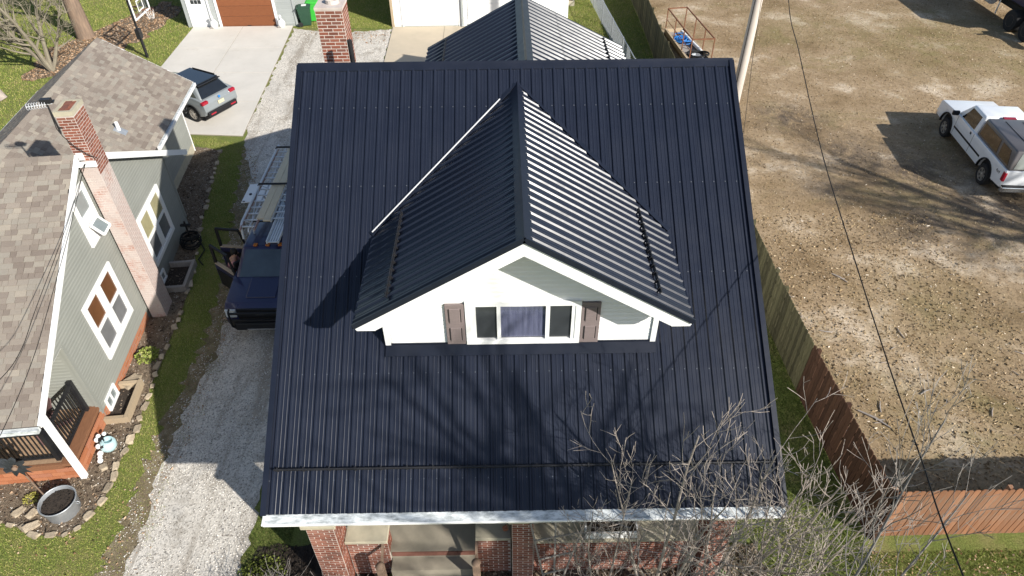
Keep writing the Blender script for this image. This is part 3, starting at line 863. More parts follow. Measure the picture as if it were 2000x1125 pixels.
# dormer ---------------------------------------------------------------
DX, DZ, DY0, DYW, DHALF = 0.27, 7.97, 8.36, 9.05, 2.90
DE = DZ-0.62*DHALF
DL, DR = DX-DHALF, DX+DHALF
sl_ = Vector((DHALF, 0, DZ-DE)); sr_ = Vector((-DHALF, 0, DZ-DE))
roof_slope(house, (DR, DY0, DE), (0,1,0), sr_, 5.52, sr_.length)
roof_slope(house, (DL, DY0+5.52, DE), (0,-1,0), sl_, 5.52, sl_.length)
q = MB()
q.prism([(DL+.02,DE-.02),(DX,DZ-.02),(DR-.02,DE-.02),(DR-.02,DE-.10),(DX,DZ-.12),(DL+.02,DE-.10)], 'y', DY0+.02, 13.66)
q.build('roof_deck', m['black'], house)
cap(house, (DX, DY0-.01, DZ), (DX, 13.98, DZ), sl_.normalized(), sr_.normalized(), 0.155, 0.035)
for (x0, z0) in ((DL, DE), (DR, DE)):
    q = MB(); q.bar((x0, DY0-.012, z0-.01), (DX, DY0-.012, DZ-.01), 0.035, 0.10); q.build('rake_trim', m['roof_trim'], house)
    q = MB(); q.box(x0-.02, x0+.02, DY0, 10.75, z0-.06, z0+.005); q.build('eave_trim', m['roof_trim'], house)
# white rake boards with box returns
FZ = 0.075
def rk(x): return DZ-0.62*abs(x-DX)-FZ
for sgn in (-1, 1):
    e = DX+sgn*(DHALF-.02); e2 = DX+sgn*2.53; bt = DE-.125
    pts = [(e, rk(e)), (DX, rk(DX)), (DX, rk(DX)-.27), (e2, rk(e2)-.27), (e2, bt), (e-sgn*.03, bt)]
    if sgn > 0: pts = pts[::-1]
    q = MB(); q.prism(pts, 'y', DY0+.004, DY0+.035); q.build('rake_board', m['white'], house)
    q = MB()                                           # soffit behind it and the boxed eave
    pts = [(e, rk(e)-.015), (DX, rk(DX)-.015), (DX, rk(DX)-.06), (e, rk(e)-.06)]
    q.prism(pts if sgn < 0 else pts[::-1], 'y', DY0+.036, DYW+.02)
    q.prism([(e-sgn*.03, bt+.004), (e2, bt+.004), (e2, rk(e2)-.07), (e-sgn*.03, rk(e)-.07)], 'y', DY0+.036, DYW)
    q.prism([(e-sgn*.03, bt+.03), (e2, bt+.03), (e2, rk(e2)-.07), (e-sgn*.03, rk(e)-.07)], 'y', DYW+.002, 10.5)
    q.build('soffit', m['soffit'], house)
WX0, WX1 = -2.25, 2.72
q = MB(); q.prism([(WX0,4.6),(WX1,4.6),(WX1,6.2),(DX,7.74),(WX0,6.2)], 'y', DYW+.02, 12.4); q.build('dormer_wall', m['siding_white'], house)
siding(house, (0, DYW+.02, 0), (1,0,0), (0,-1,0), [(WX0+.07,5.0),(WX1-.07,5.0),(WX1-.07,6.28),(DX,7.79),(WX0+.07,6.28)], [(-1.14,1.69,5.02,6.06)], m['siding_white'], 0.102)
for x in (WX0, WX1):
    q = MB(); q.box(x-.05, x+.05, DYW-.03, DYW+.06, 5.0, 5.9); q.build('corner_trim', m['white'], house)
# dormer window: three lights, outer two screened, curtain behind the middle one
PB = 5.155; PT = 5.985
window(house, (0, DYW-.004, 0), (1,0,0), (0,-1,0), -0.77, 1.33, 5.03, 6.08, 0.10,
       [(-.60,-.19,PB,PT,m['glass_dark']), (.76,1.17,PB,PT,m['glass_dark']), (-.14,.70,PB,PT,m['pane'])], m['white'],
       mull=[(-.67,-.58,5.12,5.99),(-.20,-.13,5.12,5.99),(.69,.765,5.12,5.99),(1.16,1.235,5.12,5.99)])
q = MB(); q.box(-.66, 1.22, DYW+.0145, DYW+.0195, 5.06, 6.05); q.build('window_reveal', m['room'], house)
q = MB(); vs = []; nseg = 30
for i in range(nseg+1):
    x = -.14+.86*i/nseg; y = DYW+.0125+.002*math.sin(i*1.9)
    vs += [(x, y-.004, PB), (x, y-.004, PT)]
q.add(vs, [(2*i, 2*i+2, 2*i+3, 2*i+1) for i in range(nseg)]); q.build('curtain', m['curtain'], house)
for x0 in (-1.135, 1.335):
    q = MB(); q.box(x0, x0+.345, DYW-.045, DYW+.0, 5.03, 6.03)
    s_ = q.build('shutter', m['shutter'], house, bevel=.006, seg=1)
    for (z0, z1) in ((5.12, 5.47), (5.58, 5.94)):
        q = MB(); q.box(x0+.075, x0+.27, DYW-.062, DYW-.046, z0, z1); q.build('raised_panel', m['shutter'], s_, bevel=.012, seg=1)
        for xx in (x0+.055, x0+.275):
            q = MB(); q.box(xx, xx+.016, DYW-.049, DYW-.0455, z0+.02, z1-.02); q.build('groove', m['shutter_dark'], s_)
# apron, valleys, rails on the dormer
q = MB()
a, b = on_front(0, 8.86, .028), on_front(0, 9.045, .03)
q.obox(((WX0+WX1)/2, (a.y+b.y)/2, (a.z+b.z)/2), ((WX1-WX0)/2+.05,0,0), (b-a)/2, Vector((0,-.003,.006)))
q.box(WX0-.03, WX1+.03, DYW-.016, DYW+.004, 4.96, 5.035)
q.build('apron_flashing', m['roof_trim'], house)
yv = EY+(DE-EZ)/((RZ-EZ)/(RY-EY)); ya = EY+(DZ-EZ)/((RZ-EZ)/(RY-EY))
for sgn in (-1, 1):
    a = Vector((DX+sgn*DHALF, yv, DE)); b = Vector((DX, ya, DZ))
    q = MB(); q.bar(a+Vector((sgn*.05,.02,.03)), b+Vector((sgn*.05,.05,.03)), 0.13, 0.03); q.build('valley_flashing', m['roof_trim'], house)
    if sgn < 0:
        q = MB(); q.bar(a+Vector((-.02,.04,.06)), a.lerp(b, .88)+Vector((-.02,.05,.06)), 0.022, 0.022); q.build('valley_edge', m['white'], house)
    s_ = (sl_ if sgn < 0 else sr_).normalized(); nn = Vector((sgn*.54, 0, .84)).normalized()
    q = MB(); p0 = Vector((DX+sgn*DHALF, DY0+.25, DE))+s_*.72; p1 = Vector((DX+sgn*DHALF, DY0+2.75, DE))+s_*.72
    for h in (.04, .075): q.tube([p0+nn*h, p1+nn*h], .014, 6)
    for i in range(12):
        p = p0.lerp(p1, (i+.5)/12); q.obox(p+nn*.04, (0,.012,0), s_*.035, nn*.045)
    q.build('snow_rail', m['black'], house)

# chimney behind the ridge
hb = {'n': 299, 'mb': MB()}
q = MB(); q.box(-4.09, -3.50, 15.2, 15.8, 6.6, 9.06)
chim = q.build('chimney', m['mortar'], house)
brick_wall(chim, (-4.09, 15.198, 7.45), (1,0,0), (0,-1,0), 0.59, 1.60, m['brick'], hb, course=0.074)
brick_wall(chim, (-3.498, 15.2, 7.45), (0,1,0), (1,0,0), 0.60, 1.60, m['brick'], hb, course=0.074)
q = MB(); q.box(-4.10, -3.49, 15.19, 15.81, 9.062, 9.12); q.build('chimney_crown', m['mortar_wash'], chim)
q = MB(); q.lathe((-3.75, 15.5, 9.1), (0,0,1), [(.15,0),(.15,.10),(.115,.10),(.115,.02)], 16); q.build('flue', m['mortar_wash'], chim)
q = MB(); q.tube([(-3.32,14.65,7.7),(-3.32,14.65,8.62)], .055, 12); q.build('vent_pipe', m['black'], house, smooth=True)

# porch -----------------------------------------------------------------
PF = 0.86
q = MB(); q.box(-3.9, 4.3, 7.12, 8.94, 0.0, PF); q.build('porch_floor', m['porch_floor'], house)
q = MB()
q.box(-2.48, -0.72, 6.84, 7.118, 0.0, 0.60); q.box(-2.48, -0.72, 6.50, 6.838, 0, 0.33); q.box(-2.48, -.72, 5.2, 6.49, 0, .05)
q.build('porch_steps', m['porch_floor'], house)
q = MB(); q.box(-2.47, -.73, 7.10, 7.118, .70, .845); q.build('step_nosing', m['brick'], house)
def pier(x0, x1, y0, y1, zt, cap_over, side=None):
    q = MB(); q.box(x0, x1, y0, y1, 0, zt); p = q.build('porch_pier', m['mortar'], house)
    c = MB(); c.box(x0-cap_over, x1+cap_over, y0-cap_over, y1+cap_over, zt+.002, zt+.11); c.build('pier_cap', m['concrete_cap'], house, bevel=.012, seg=1)
    brick_wall(house, (x0, y0-.002, 0), (1,0,0), (0,-1,0), x1-x0, zt, m['brick'], hb)
    if side in ('r', 'b'): brick_wall(house, (x1+.002, y0, 0), (0,1,0), (1,0,0), y1-y0, zt, m['brick'], hb)
    if side in ('l', 'b'): brick_wall(house, (x0-.002, y0, 0), (0,1,0), (-1,0,0), y1-y0, zt, m['brick'], hb)
pier(-3.88, -3.36, 6.80, 7.36, 2.44, .07, 'r')
pier(0.02, 0.44, 6.80, 7.36, 2.52, .07, 'b')
pier(3.84, 4.28, 6.80, 7.36, 2.52, .07, 'l')
for (x0, x1, zt) in ((-3.33, -2.50, 1.33), (-0.70, -0.01, 1.38), (0.47, 3.87, 1.24)):
    q = MB(); q.box(x0, x1, 7.08, 7.40, 0, zt); q.build('porch_wall', m['mortar'], house)
    c = MB(); c.box(x0-.01 if x0 > 0 else x0-.02, x1+.01, 7.03, 7.45, zt+.002, zt+.09); c.build('wall_cap', m['concrete_cap'], house, bevel=.01, seg=1)
    brick_wall(house, (x0, 7.078, 0), (1,0,0), (0,-1,0), x1-x0, zt, m['brick'], hb)
brick_wall(house, (-2.498, 7.08, PF), (0,1,0), (1,0,0), .32, 1.33-PF, m['brick'], hb)
bud_done(hb, m['brick'], house)
for (x0, x1, y0, y1, z0) in ((-3.80,-3.45,6.95,7.30,2.555), (0.09,0.37,6.95,7.28,2.635), (3.91,4.21,6.95,7.28,2.635)):
    q = MB(); q.box(x0, x1, y0, y1, z0, EZ+.05); q.build('porch_column', m['post_wood'], house)
q = MB(); q.box(-4.0, 4.5, 7.06, 7.3, 3.22, 3.42); q.build('porch_beam', m['white'], house)
q = MB(); q.box(1.0, 2.0, 8.90, 8.948, PF+.002, 2.9); q.build('front_door', m['post_wood'], house)
# newel posts and handrails of the steps
for (x, yb) in ((-2.60, 6.62), (-.70, 6.66)):
    q = MB(); q.box(x-.07, x+.07, yb-.07, yb+.07, 0, 1.22); q.lathe((x, yb, 1.22), (0,0,1), [(.085,0),(.095,.02),(.06,.07),(.02,.09)], 12)
    nw = q.build('newel_post', m['post_wood'], house, smooth=True)
q = MB(); q.bar((-.70,6.66,1.05), (-.70,7.08,1.3), .05, .06); q.bar((-2.60,6.62,1.05), (-2.60,7.08,1.25), .05, .06); q.build('handrail', m['post_wood'], house)

# things standing on or by the porch
pl = wthing('planter_box', 'long white planter box of dry soil on the porch wall cap', 'planter', (1.98, 7.22, 1.335))
PLX0, PLX1, PLY0, PLY1, PZ0, PZ1 = 1.50, 2.56, 7.07, 7.42, 1.335, 1.55
q = MB(); q.box(PLX0, PLX1, PLY0, PLY0+.03, PZ0, PZ1); q.box(PLX0, PLX1, PLY1-.03, PLY1, PZ0, PZ1); q.box(PLX0, PLX0+.03, PLY0+.03, PLY1-.03, PZ0, PZ1); q.box(PLX1-.03, PLX1, PLY0+.03, PLY1-.03, PZ0, PZ1)
q.box(PLX0+.03, PLX1-.03, PLY0+.03, PLY1-.03, PZ0, PZ0+.02)
q.build('box', m['white'], pl)
q = MB(); q.box(PLX0+.031, PLX1-.031, PLY0+.031, PLY1-.031, PZ0+.02, PZ1-.05)
for i in range(60): 
    x, y = rng.uniform(PLX0+.05, PLX1-.05), rng.uniform(PLY0+.05, PLY1-.05); s_ = rng.uniform(.012,.03); q.obox((x,y,PZ1-.05), (s_,s_*.3,0), (-s_*.3,s_*.5,0), (0,0,s_))
q.build('soil', m['soil'], pl)
tr = wthing('garden_trellis', 'weathered pale fan trellis leaning before the middle brick pier', 'trellis', (0.8, 6.70, 0))
T = lambda x, z: Vector((x, 6.62+z*.045, z))
q = MB(); q.bar(T(.74,.0), T(.36,2.62), .035, .02, (0,-1,0)); q.build('leg', m['bleached'], tr)
q = MB(); q.bar(T(.88,.0), T(.84,2.62), .035, .02, (0,-1,0)); q.build('leg', m['bleached'], tr)
q = MB(); q.bar(T(.95,.0), T(1.42,2.75), .035, .02, (0,-1,0)); q.build('leg', m['bleached'], tr)
for (z0, x0, x1, z1) in ((2.58,.36,1.42,2.86),(1.98,.45,1.32,2.26),(1.32,.56,1.18,1.56),(.75,.63,1.06,.93)):
    q = MB(); q.bar(T(x0,z0)+Vector((0,-.02,0)), T(x1,z1)+Vector((0,-.02,0)), .045, .018, (0,-1,0)); q.build('rung', m['bleached'], tr)
cu = wthing('terracotta_cup', 'small orange cup lying tipped on the wall cap left of the middle pier', 'cup', (-.10, 7.22, 1.475))
q = MB(); q.lathe((-.16, 7.20, 1.535), (1,.35,.1), [(.045,0),(.06,.1),(.05,.1),(.038,.02)], 14); q.build('body', m['brick_orange'], cu, smooth=True)
q = MB(); q.ring((-.10, 7.17, 1.56), (.3,-1,.2), .032, .008, 12, 5); q.build('handle', m['brick_orange'], cu, smooth=True)
# ------------------------------------------------------------------ neighbour's grey house (local frame: x = out of the side wall, y = along it, z up)
LH_LOC, LH_RZ = (-10.3, 9.6, 0), R(5.5)
lh = thing('neighbour_house', 'grey-green sided house with tan shingle roofs and a tall whitewashed brick chimney', 'house', LH_LOC, LH_RZ)
def LW(v, b, z=0.0):
    return (-10.3+math.cos(LH_RZ)*v-math.sin(LH_RZ)*b, 9.6+math.sin(LH_RZ)*v+math.cos(LH_RZ)*b, z)
EB0, EZ0, RB, RZL, EB1, EZ1 = -0.45, 2.60, 5.35, 5.74, 11.75, 2.23
VL = -6.4
def zf(b): return EZ0+(b-EB0)*(RZL-EZ0)/(RB-EB0) if b <= RB else RZL-(b-RB)*(RZL-EZ1)/(EB1-RB)
sb = {'n': 300, 'mb': MB()}
q = MB(); q.prism([(EB0,EZ0-.01),(RB,RZL-.01),(EB1,EZ1-.01),(EB1,EZ1-.14),(RB,RZL-.16),(EB0,EZ0-.14)], 'x', VL, .25); q.build('roof_deck', m['shingle_dark'], lh)
s1 = Vector((0, RB-EB0, RZL-EZ0)); s2 = Vector((0, RB-EB1, RZL-EZ1))
LV = 3.0
shingles(lh, (.27-LV, EB0-.03, EZ0-.01), (1,0,0), s1, LV, s1.length, m['shingle'], sb, clip=lambda u, s_: u > 0.55)
nsv = sb['n']; sb['n'] = 0
shingles(lh, (.27-LV-2.5, EB0-.03, EZ0-.01), (1,0,0), s1, 2.5, s1.length, m['shingle'], sb)
shingles(lh, (.27, EB1+.03, EZ1-.01), (-1,0,0), s2, LV, s2.length, m['shingle'], sb)
# back wing
WR, WL_, WRV, WRZ, WE = -0.72, -6.6, -3.66, 4.30, 2.36
WB0, WB1 = 6.9, 17.15
q = MB(); q.prism([(WR,WE-.01),(WRV,WRZ-.01),(WL_,WE-.01),(WL_,WE-.13),(WRV,WRZ-.15),(WR,WE-.13)], 'y', WB0, WB1); q.build('roof_deck', m['shingle_dark'], lh)
sR = Vector((WRV-WR, 0, WRZ-WE)); sL = Vector((WRV-WL_, 0, WRZ-WE))
def clipR(u, s_):
    b = WB0+u; z = WE+(WRZ-WE)*s_/sR.length
    return b > EB1 or z > zf(b)-.05
shingles(lh, (WR+.03, WB0, WE-.012), (0,1,0), sR, WB1-WB0, sR.length, m['shingle'], sb, clip=clipR)
shingles(lh, (WL_-.03, WB1, WE-.012), (0,-1,0), sL, WB1-WB0, sL.length, m['shingle'], sb)
o = sb['mb'].build('shingle_field', m['shingle'], lh); o['kind'] = 'stuff'
q = MB(); n_ = 22
for i in range(n_):                                                     # ridge shingles of the wing
    b0 = WB0+1.0+(WB1-WB0-1.0)*i/n_; b1 = b0+(WB1-WB0-1.0)/n_+.02
    for sgn in (-1, 1):
        d = Vector((sgn*.83, 0, -.555))
        q.add([(WRV,b0,WRZ+.028),(WRV,b1,WRZ+.018),tuple(Vector((WRV,b1,WRZ+.018))+d*.17),tuple(Vector((WRV,b0,WRZ+.028))+d*.17),
               (WRV,b0,WRZ+.012),(WRV,b1,WRZ+.005),tuple(Vector((WRV,b1,WRZ+.004))+d*.17),tuple(Vector((WRV,b0,WRZ+.010))+d*.17)],
              [(0,1,2,3),(7,6,5,4),(0,3,7,4),(1,5,6,2),(2,6,7,3),(0,4,5,1)])
q.build('ridge_shingles', m['shingle'], lh)
q = MB(); n_ = 24
for i in range(n_):
    x0 = .25-i*.28; x1 = x0-.30
    for sgn, slope in ((-1, (RZL-EZ0)/(RB-EB0)), (1, (RZL-EZ1)/(EB1-RB))):
        d = Vector((0, sgn, -slope)).normalized()*.16; A = Vector((x0,RB,RZL+.024)); B_ = Vector((x1,RB,RZL+.014))
        q.add([A,B_,B_+d,A+d,A-Vector((0,0,.015)),B_-Vector((0,0,.012)),B_+d-Vector((0,0,.012)),A+d-Vector((0,0,.015))],
              [(0,1,2,3),(7,6,5,4),(0,3,7,4),(1,5,6,2),(2,6,7,3),(0,4,5,1)])
q.build('ridge_shingles', m['shingle'], lh)
# side wall
q = MB(); q.prism([(1.72,0),(10.5,0),(10.5,2.75),(RB,5.56),(.12,2.75),(1.72,2.75)], 'x', -.16, -.012); q.box(-6.2, -.17, 10.38, 10.48, 0, 2.7); q.box(-6.2,-.17,1.74,1.84,.3,3.4)
q.build('wall', m['siding_gray'], lh)
H = [(3.0,4.98,.92,2.76),(7.15,9.3,.66,2.50),(4.62,5.52,3.42,4.95)]
siding(lh, (-.012,0,0), (0,1,0), (1,0,0), [(1.75,.32),(10.45,.32),(10.45,2.75),(1.75,2.75)], H, m['siding_gray'], .105)
siding(lh, (-.012,0,0), (0,1,0), (1,0,0), [(.16,2.75),(10.5,2.75),(RB,5.58)], H, m['siding_gray'], .105)
siding(lh, (0,1.738,0), (1,0,0), (0,-1,0), [(-3.5,.62),(-.1,.62),(-.1,2.75),(-3.5,2.75)], [], m['siding_gray'], .105)
for (x, y, z0, z1) in ((-.0,1.74,.32,2.75),(-.0,10.47,.32,2.6)):
    q = MB(); q.box(x-.06, x+.025, y-.05, y+.05, z0, z1); q.build('corner_trim', m['siding_gray'], lh)
# foundation of large orange bricks
fb = {'n': 0, 'mb': MB()}
q = MB(); q.box(-.14, -.02, 1.72, 10.5, 0, .32); q.build('foundation', m['mortar'], lh)
fnd = {'n': 0, 'mb': MB()}
def obr(O, u, n, L, Hh):
    O, u, n = Vector(O), Vector(u), Vector(n); rows = 3; c = Hh/rows
    for r in range(rows):
        x = -.15 if r % 2 else 0
        while x < L:
            a, b = max(0,x), min(L,x+.3); x += .3
            if b-a < .05: continue
            key = ('o', round(b-a,2), round(c,2))
            if key not in _brick_cache:
                k = MB(); w = b-a-.016; k.box(-w/2, w/2, -.02, .012, -c/2+.008, c/2-.008); _brick_cache[key] = k.mesh('foundation_brick')
            place('foundation_brick', _brick_cache[key], m['brick_orange'], lh, frame(O+u*((a+b)/2)+Vector((0,0,(r+.5)*c)), u, n, (0,0,1)))
obr((-.02,1.80,0), (0,1,0), (1,0,0), 3.8, .31)
obr((-.0,.02,0), (0,1,0), (1,0,0), 1.74, .42)
obr((-2.6,.02,0), (1,0,0), (0,-1,0), 2.58, .42)
# windows
def dbl(b0, b1, z0, z1, top, bot, nm='window'):
    f = .13; c = (b0+b1)/2; zm = (z0+z1)/2
    mull = [(c-.10,c+.10,z0+f,z1-f),(b0+f,c-.10,zm-.045,zm+.045),(c+.10,b1-f,zm-.045,zm+.045)]
    for a0, a1 in ((b0+f,c-.10),(c+.10,b1-f)):
        mull += [(a0,a0+.05,z0+f,zm-.045),(a1-.05,a1,z0+f,zm-.045),(a0,a1,z0+f,z0+f+.05),(a0,a0+.04,zm+.045,z1-f),(a1-.04,a1,zm+.045,z1-f)]
    panes = []
    for a0, a1 in ((b0+f,c-.10),(c+.10,b1-f)):
        panes += [(a0+.005,a1-.005,zm+.03,z1-f+.01,top),(a0+.005,a1-.005,z0+f-.01,zm-.03,bot)]
    return window(lh, (.0,0,0), (0,1,0), (1,0,0), b0, b1, z0, z1, f, panes, m['white'], nm, mull)
dbl(3.02, 4.95, .94, 2.74, m['glass_brown'], m['glass_grey'])
dbl(7.2, 9.25, .70, 2.46, m['glass_cream'], m['glass_grey'])
w = window(lh, (0,0,0), (0,1,0), (1,0,0), 4.64, 5.50, 3.44, 4.92, .12, [(4.75,5.39,4.22,4.82,m['glass_attic'])], m['white'], 'window',
       [(4.76,5.38,4.16,4.24),(4.76,5.38,3.56,3.74)])
q = MB()                                                               # lower sash propped outwards
for (a, b) in (((.09,4.86,3.98),(.32,4.86,3.68)),((.09,5.30,3.98),(.32,5.30,3.68)),((.09,4.86,3.98),(.09,5.30,3.98)),((.32,4.86,3.68),(.32,5.30,3.68))): q.bar(a, b, .06, .04, (1,0,.6))
s_ = q.build('open_sash', m['white'], w)
q = MB(); q.obox((.205,5.08,3.83), (0,.20,0), (.105,0,-.135), (.006,0,.0045)); q.build('pane', m['glass_attic'], s_)
q = MB(); q.box(.0, .022, 4.76, 5.38, 3.74, 4.16); q.build('window_board', m['white'], w)
for (b0, b1, z0, z1) in ((2.0,2.62,.04,.46),(6.9,7.5,.06,.42)):            # basement windows in the wells
    w = window(lh, (.0,0,0), (0,1,0), (1,0,0), b0, b1, z0, z1, .05, [(b0+.05,(b0+b1)/2-.015,z0+.05,z1-.05,m['glass_attic']),((b0+b1)/2+.015,b1-.05,z0+.05,z1-.05,m['glass_attic'])], m['white'], 'basement_window', [((b0+b1)/2-.02,(b0+b1)/2+.02,z0+.05,z1-.05)])
# rakes, gutters
q = MB(); q.bar((.285,EB0,EZ0-.065),(.285,RB,RZL-.05),.035,.18); q.build('rake_board', m['white'], lh)
q = MB(); q.bar((.285,RB,RZL-.05),(.285,EB1,EZ1-.065),.035,.18); q.build('rake_board', m['white'], lh)
q = MB(); q.add([(.245,EB0+.05,EZ0-.17),(.245,RB,RZL-.17),(.245,EB1-.05,EZ1-.17),(-.02,EB0+.05,EZ0-.17),(-.02,RB,RZL-.17),(-.02,EB1-.05,EZ1-.17)], [(0,1,4,3),(1,2,5,4)]); q.build('rake_soffit', m['white'], lh)
for (y, z) in ((EB0-.06, EZ0-.13), (EB1+.06, EZ1-.13)):
    q = MB(); q.box(VL, .26, y-.06, y+.05, z-.03, z+.075); q.build('gutter', m['gutter'], lh)
q = MB(); q.box(VL, .2, EB0+.02, EB0+.3, EZ0-.18, EZ0-.16); q.build('soffit', m['white'], lh)
for (x, nm) in ((WR+.06, 'gutter'), (WL_-.06, 'gutter')):
    q = MB(); q.box(x-.05, x+.06, (EB1+.2 if x > -3 else WB0), WB1+.01, WE-.16, WE-.045); g = q.build(nm, m['white'], lh)
    q = MB(); q.box(x-.03, x+.045, (EB1+.25 if x > -3 else WB0), WB1-.03, WE-.044, WE-.040); q.build('gutter_trough', m['gutter'], g)
for sgn in (1, -1):
    x = WR if sgn > 0 else WL_
    q = MB(); q.bar((x,WB1+.02,WE-.08),(WRV,WB1+.02,WRZ-.08),.03,.14); q.build('rake_board', m['white'], lh)
# wing wall
WV = -.98
q = MB(); q.box(WL_+.3, WV-.012, 10.49, 15.75, 0, 2.32); q.prism([(WV-.012,2.32),(WRV,4.1),(WL_+.3,2.32)], 'y', 15.6, 15.75); q.build('wing_wall', m['siding_gray'], lh)
siding(lh, (WV-.012,0,0), (0,1,0), (1,0,0), [(10.55,.40),(15.72,.40),(15.72,2.3),(10.55,2.3)], [], m['siding_gray'], .105)
q = MB(); q.box(WV-.03, WV+.0, 10.55, 15.75, 0, .39); q.build('wing_foundation', m['concrete_cap'], lh)
q = MB(); q.box(WV-.03, WV+.02, 15.72, 15.77, .0, 2.3); q.build('corner_trim', m['white'], lh)
if False: q = MB(); q.tube([(WV+.28,WB1-.35,WE-.15),(WV+.22,WB1-.4,WE-.32),(WV+.06,WB1-.42,WE-.5),(WV+.06,WB1-.42,.1)], .04, 8); q.build('downspout', m['white'], lh, smooth=True)
# chimney
lb = {'n': 300, 'mb': MB()}
CV0, CV1, CB0, CB1, CZ = .08, .49, 5.62, 6.28, 6.76
q = MB(); q.box(CV0, CV1, CB0, CB1, 0, CZ-.12); ch = q.build('chimney', m['mortar_wash'], lh)
brick_wall(ch, (CV0,CB0-.002,5.35), (1,0,0), (0,-1,0), CV1-CV0, 1.26, m['brick'], lb, .074)
brick_wall(ch, (CV1+.002,CB0,5.0), (0,1,0), (1,0,0), CB1-CB0, 1.61, m['brick'], lb, .074)
brick_wall(ch, (CV0,CB1+.002,5.35), (1,0,0), (0,1,0), CV1-CV0, 1.26, m['brick'], {'n':0,'mb':lb['mb']}, .074)
bud_w = {'n': lb['n'], 'mb': MB()}
brick_wall(ch, (CV1+.002,CB0,0), (0,1,0), (1,0,0), CB1-CB0, 5.0, m['brick_wash'], bud_w, .074)
brick_wall(ch, (CV0,CB0-.002,0), (1,0,0), (0,-1,0), CV1-CV0, 5.35, m['brick_wash'], bud_w, .074)
bud_done(lb, m['brick'], ch); bud_done(bud_w, m['brick_wash'], ch)
q = MB(); a, b, c, d = CV0-.015, CV1+.015, CB0-.015, CB1+.015
q.box(a, b, c, c+.075, CZ-.118, CZ); q.box(a, b, d-.075, d, CZ-.118, CZ); q.box(a, a+.075, c+.0751, d-.0751, CZ-.118, CZ); q.box(b-.075, b, c+.0751, d-.0751, CZ-.118, CZ)
q.build('chimney_cap', m['concrete_cap'], ch)
for i in range(2):
    for j in range(3):
        q = MB(); x = CV0+.07+i*.17; y = CB0+.07+j*.185; q.box(x, x+.155, y, y+.17, CZ-.115, CZ-.01-.012*((i+j) % 2)); q.build('brick', m['brick'], ch)
q = MB(); q.box(CV0-.1, CV1+.05, CB0-.08, CB0-.025, 5.28, 5.42); q.build('flashing', m['white'], lh)
# vent, flood lamp
def on_wing(v, b): return Vector((v, b, WE+(WR-v)*(WRZ-WE)/(WR-WRV)))
p = on_wing(-1.72, 11.95)
q = MB(); q.lathe(p+Vector((0,0,-.05)), (0,0,1), [(.06,0),(.06,.36),(.042,.36),(.042,.28)], 14); vt = q.build('roof_vent', m['white'], lh, smooth=True)
q = MB(); q.obox(p+Vector((.05,-.02,-.0)), (.17,0,-.11), (0,.16,0), (.004,0,.008)); q.build('vent_flashing', m['galv'], lh)
q = MB(); q.lathe((-.62,EB0-.14,EZ0-.12), (0,-1,-.2), [(.03,0),(.09,.02),(.11,.06),(.07,.1)], 14); q.build('flood_lamp', m['white'], lh, smooth=True)
# front porch of the neighbour
DZK = .60
q = MB(); q.box(-5.5, -.02, .04, 1.73, .44, .52); q.build('deck_base', m['deck'], lh)
for i in range(13):
    y0 = .06+i*.128
    q = MB(); q.box(-3.4, -.30, y0, y0+.118, .525, DZK-.012); q.build('deck_board', m['deck_floor'], lh)
q = MB(); q.box(-.285, .015, .0, 1.73, .522, DZK); q.box(-3.4, -.29, -.005, .055, .43, DZK); q.build('deck_border', m['deck'], lh)
def rail(name, pts0, pts1, n, z0=.70, z1=1.60):
    p0, p1 = Vector(pts0), Vector(pts1); q = MB()
    q.bar(p0+Vector((0,0,z1)), p1+Vector((0,0,z1)), .085, .055)
    r_ = q.build(name, m['black'], lh)
    q = MB(); q.bar(p0+Vector((0,0,z0)), p1+Vector((0,0,z0)), .06, .05); q.build('bottom_rail', m['black'], r_)
    for i in range(n):
        p = p0.lerp(p1, (i+.5)/n); q = MB(); q.box(p.x-.012, p.x+.012, p.y-.012, p.y+.012, z0+.026, z1-.028); q.build('baluster', m['black'], r_)
    for p in (p0, p1):
        q = MB(); q.box(p.x-.05, p.x+.05, p.y-.05, p.y+.05, DZK, z1+.07); q.build('rail_post', m['black'], r_)
rail('side_railing', (-.24,.24,0), (-.24,1.62,0), 13)
rail('front_railing', (-.36,.16,0), (-3.3,.16,0), 27)
q = MB(); q.box(-.04, .09, -.05, .08, .0, EZ0-.12); q.build('porch_post', m['white'], lh, bevel=.008, seg=1)
q = MB(); q.box(-3.5, .0, -.1, 1.74, 2.74, 2.748); q.build('porch_ceiling', m['white'], lh)

# chair on the porch (seat, back slats, arms)
pc = thing('porch_chair', 'plum slatted chair on the porch behind the black railing', 'chair', LW(-.95, 1.12, DZK), LH_RZ+R(-35))
for i in range(6):
    q = MB(); x = -.25+i*.1; q.obox((x,.16+.0*i,.62), (.043,0,0), (0,.012,0.004), (0,.13,.36)); q.build('back_slat', m['chair_wood'], pc)
for i in range(5):
    q = MB(); y = -.36+i*.1; q.obox((0,y,.36-.045*i), (.27,0,0), (0,.044,-.018), (0,.004,.011)); q.build('seat_slat', m['chair_wood'], pc)
for x in (-.32, .32):
    q = MB(); q.box(x-.06, x+.06, -.42, .22, .56, .585); q.build('arm', m['chair_wood'], pc)
    q = MB(); q.box(x-.02, x+.02, -.40, -.31, 0, .56); q.build('leg', m['chair_wood'], pc)
    q = MB(); q.bar((x*.86,-.36,.32), (x*.86,.45,.03), .03, .09); q.build('leg', m['chair_wood'], pc)

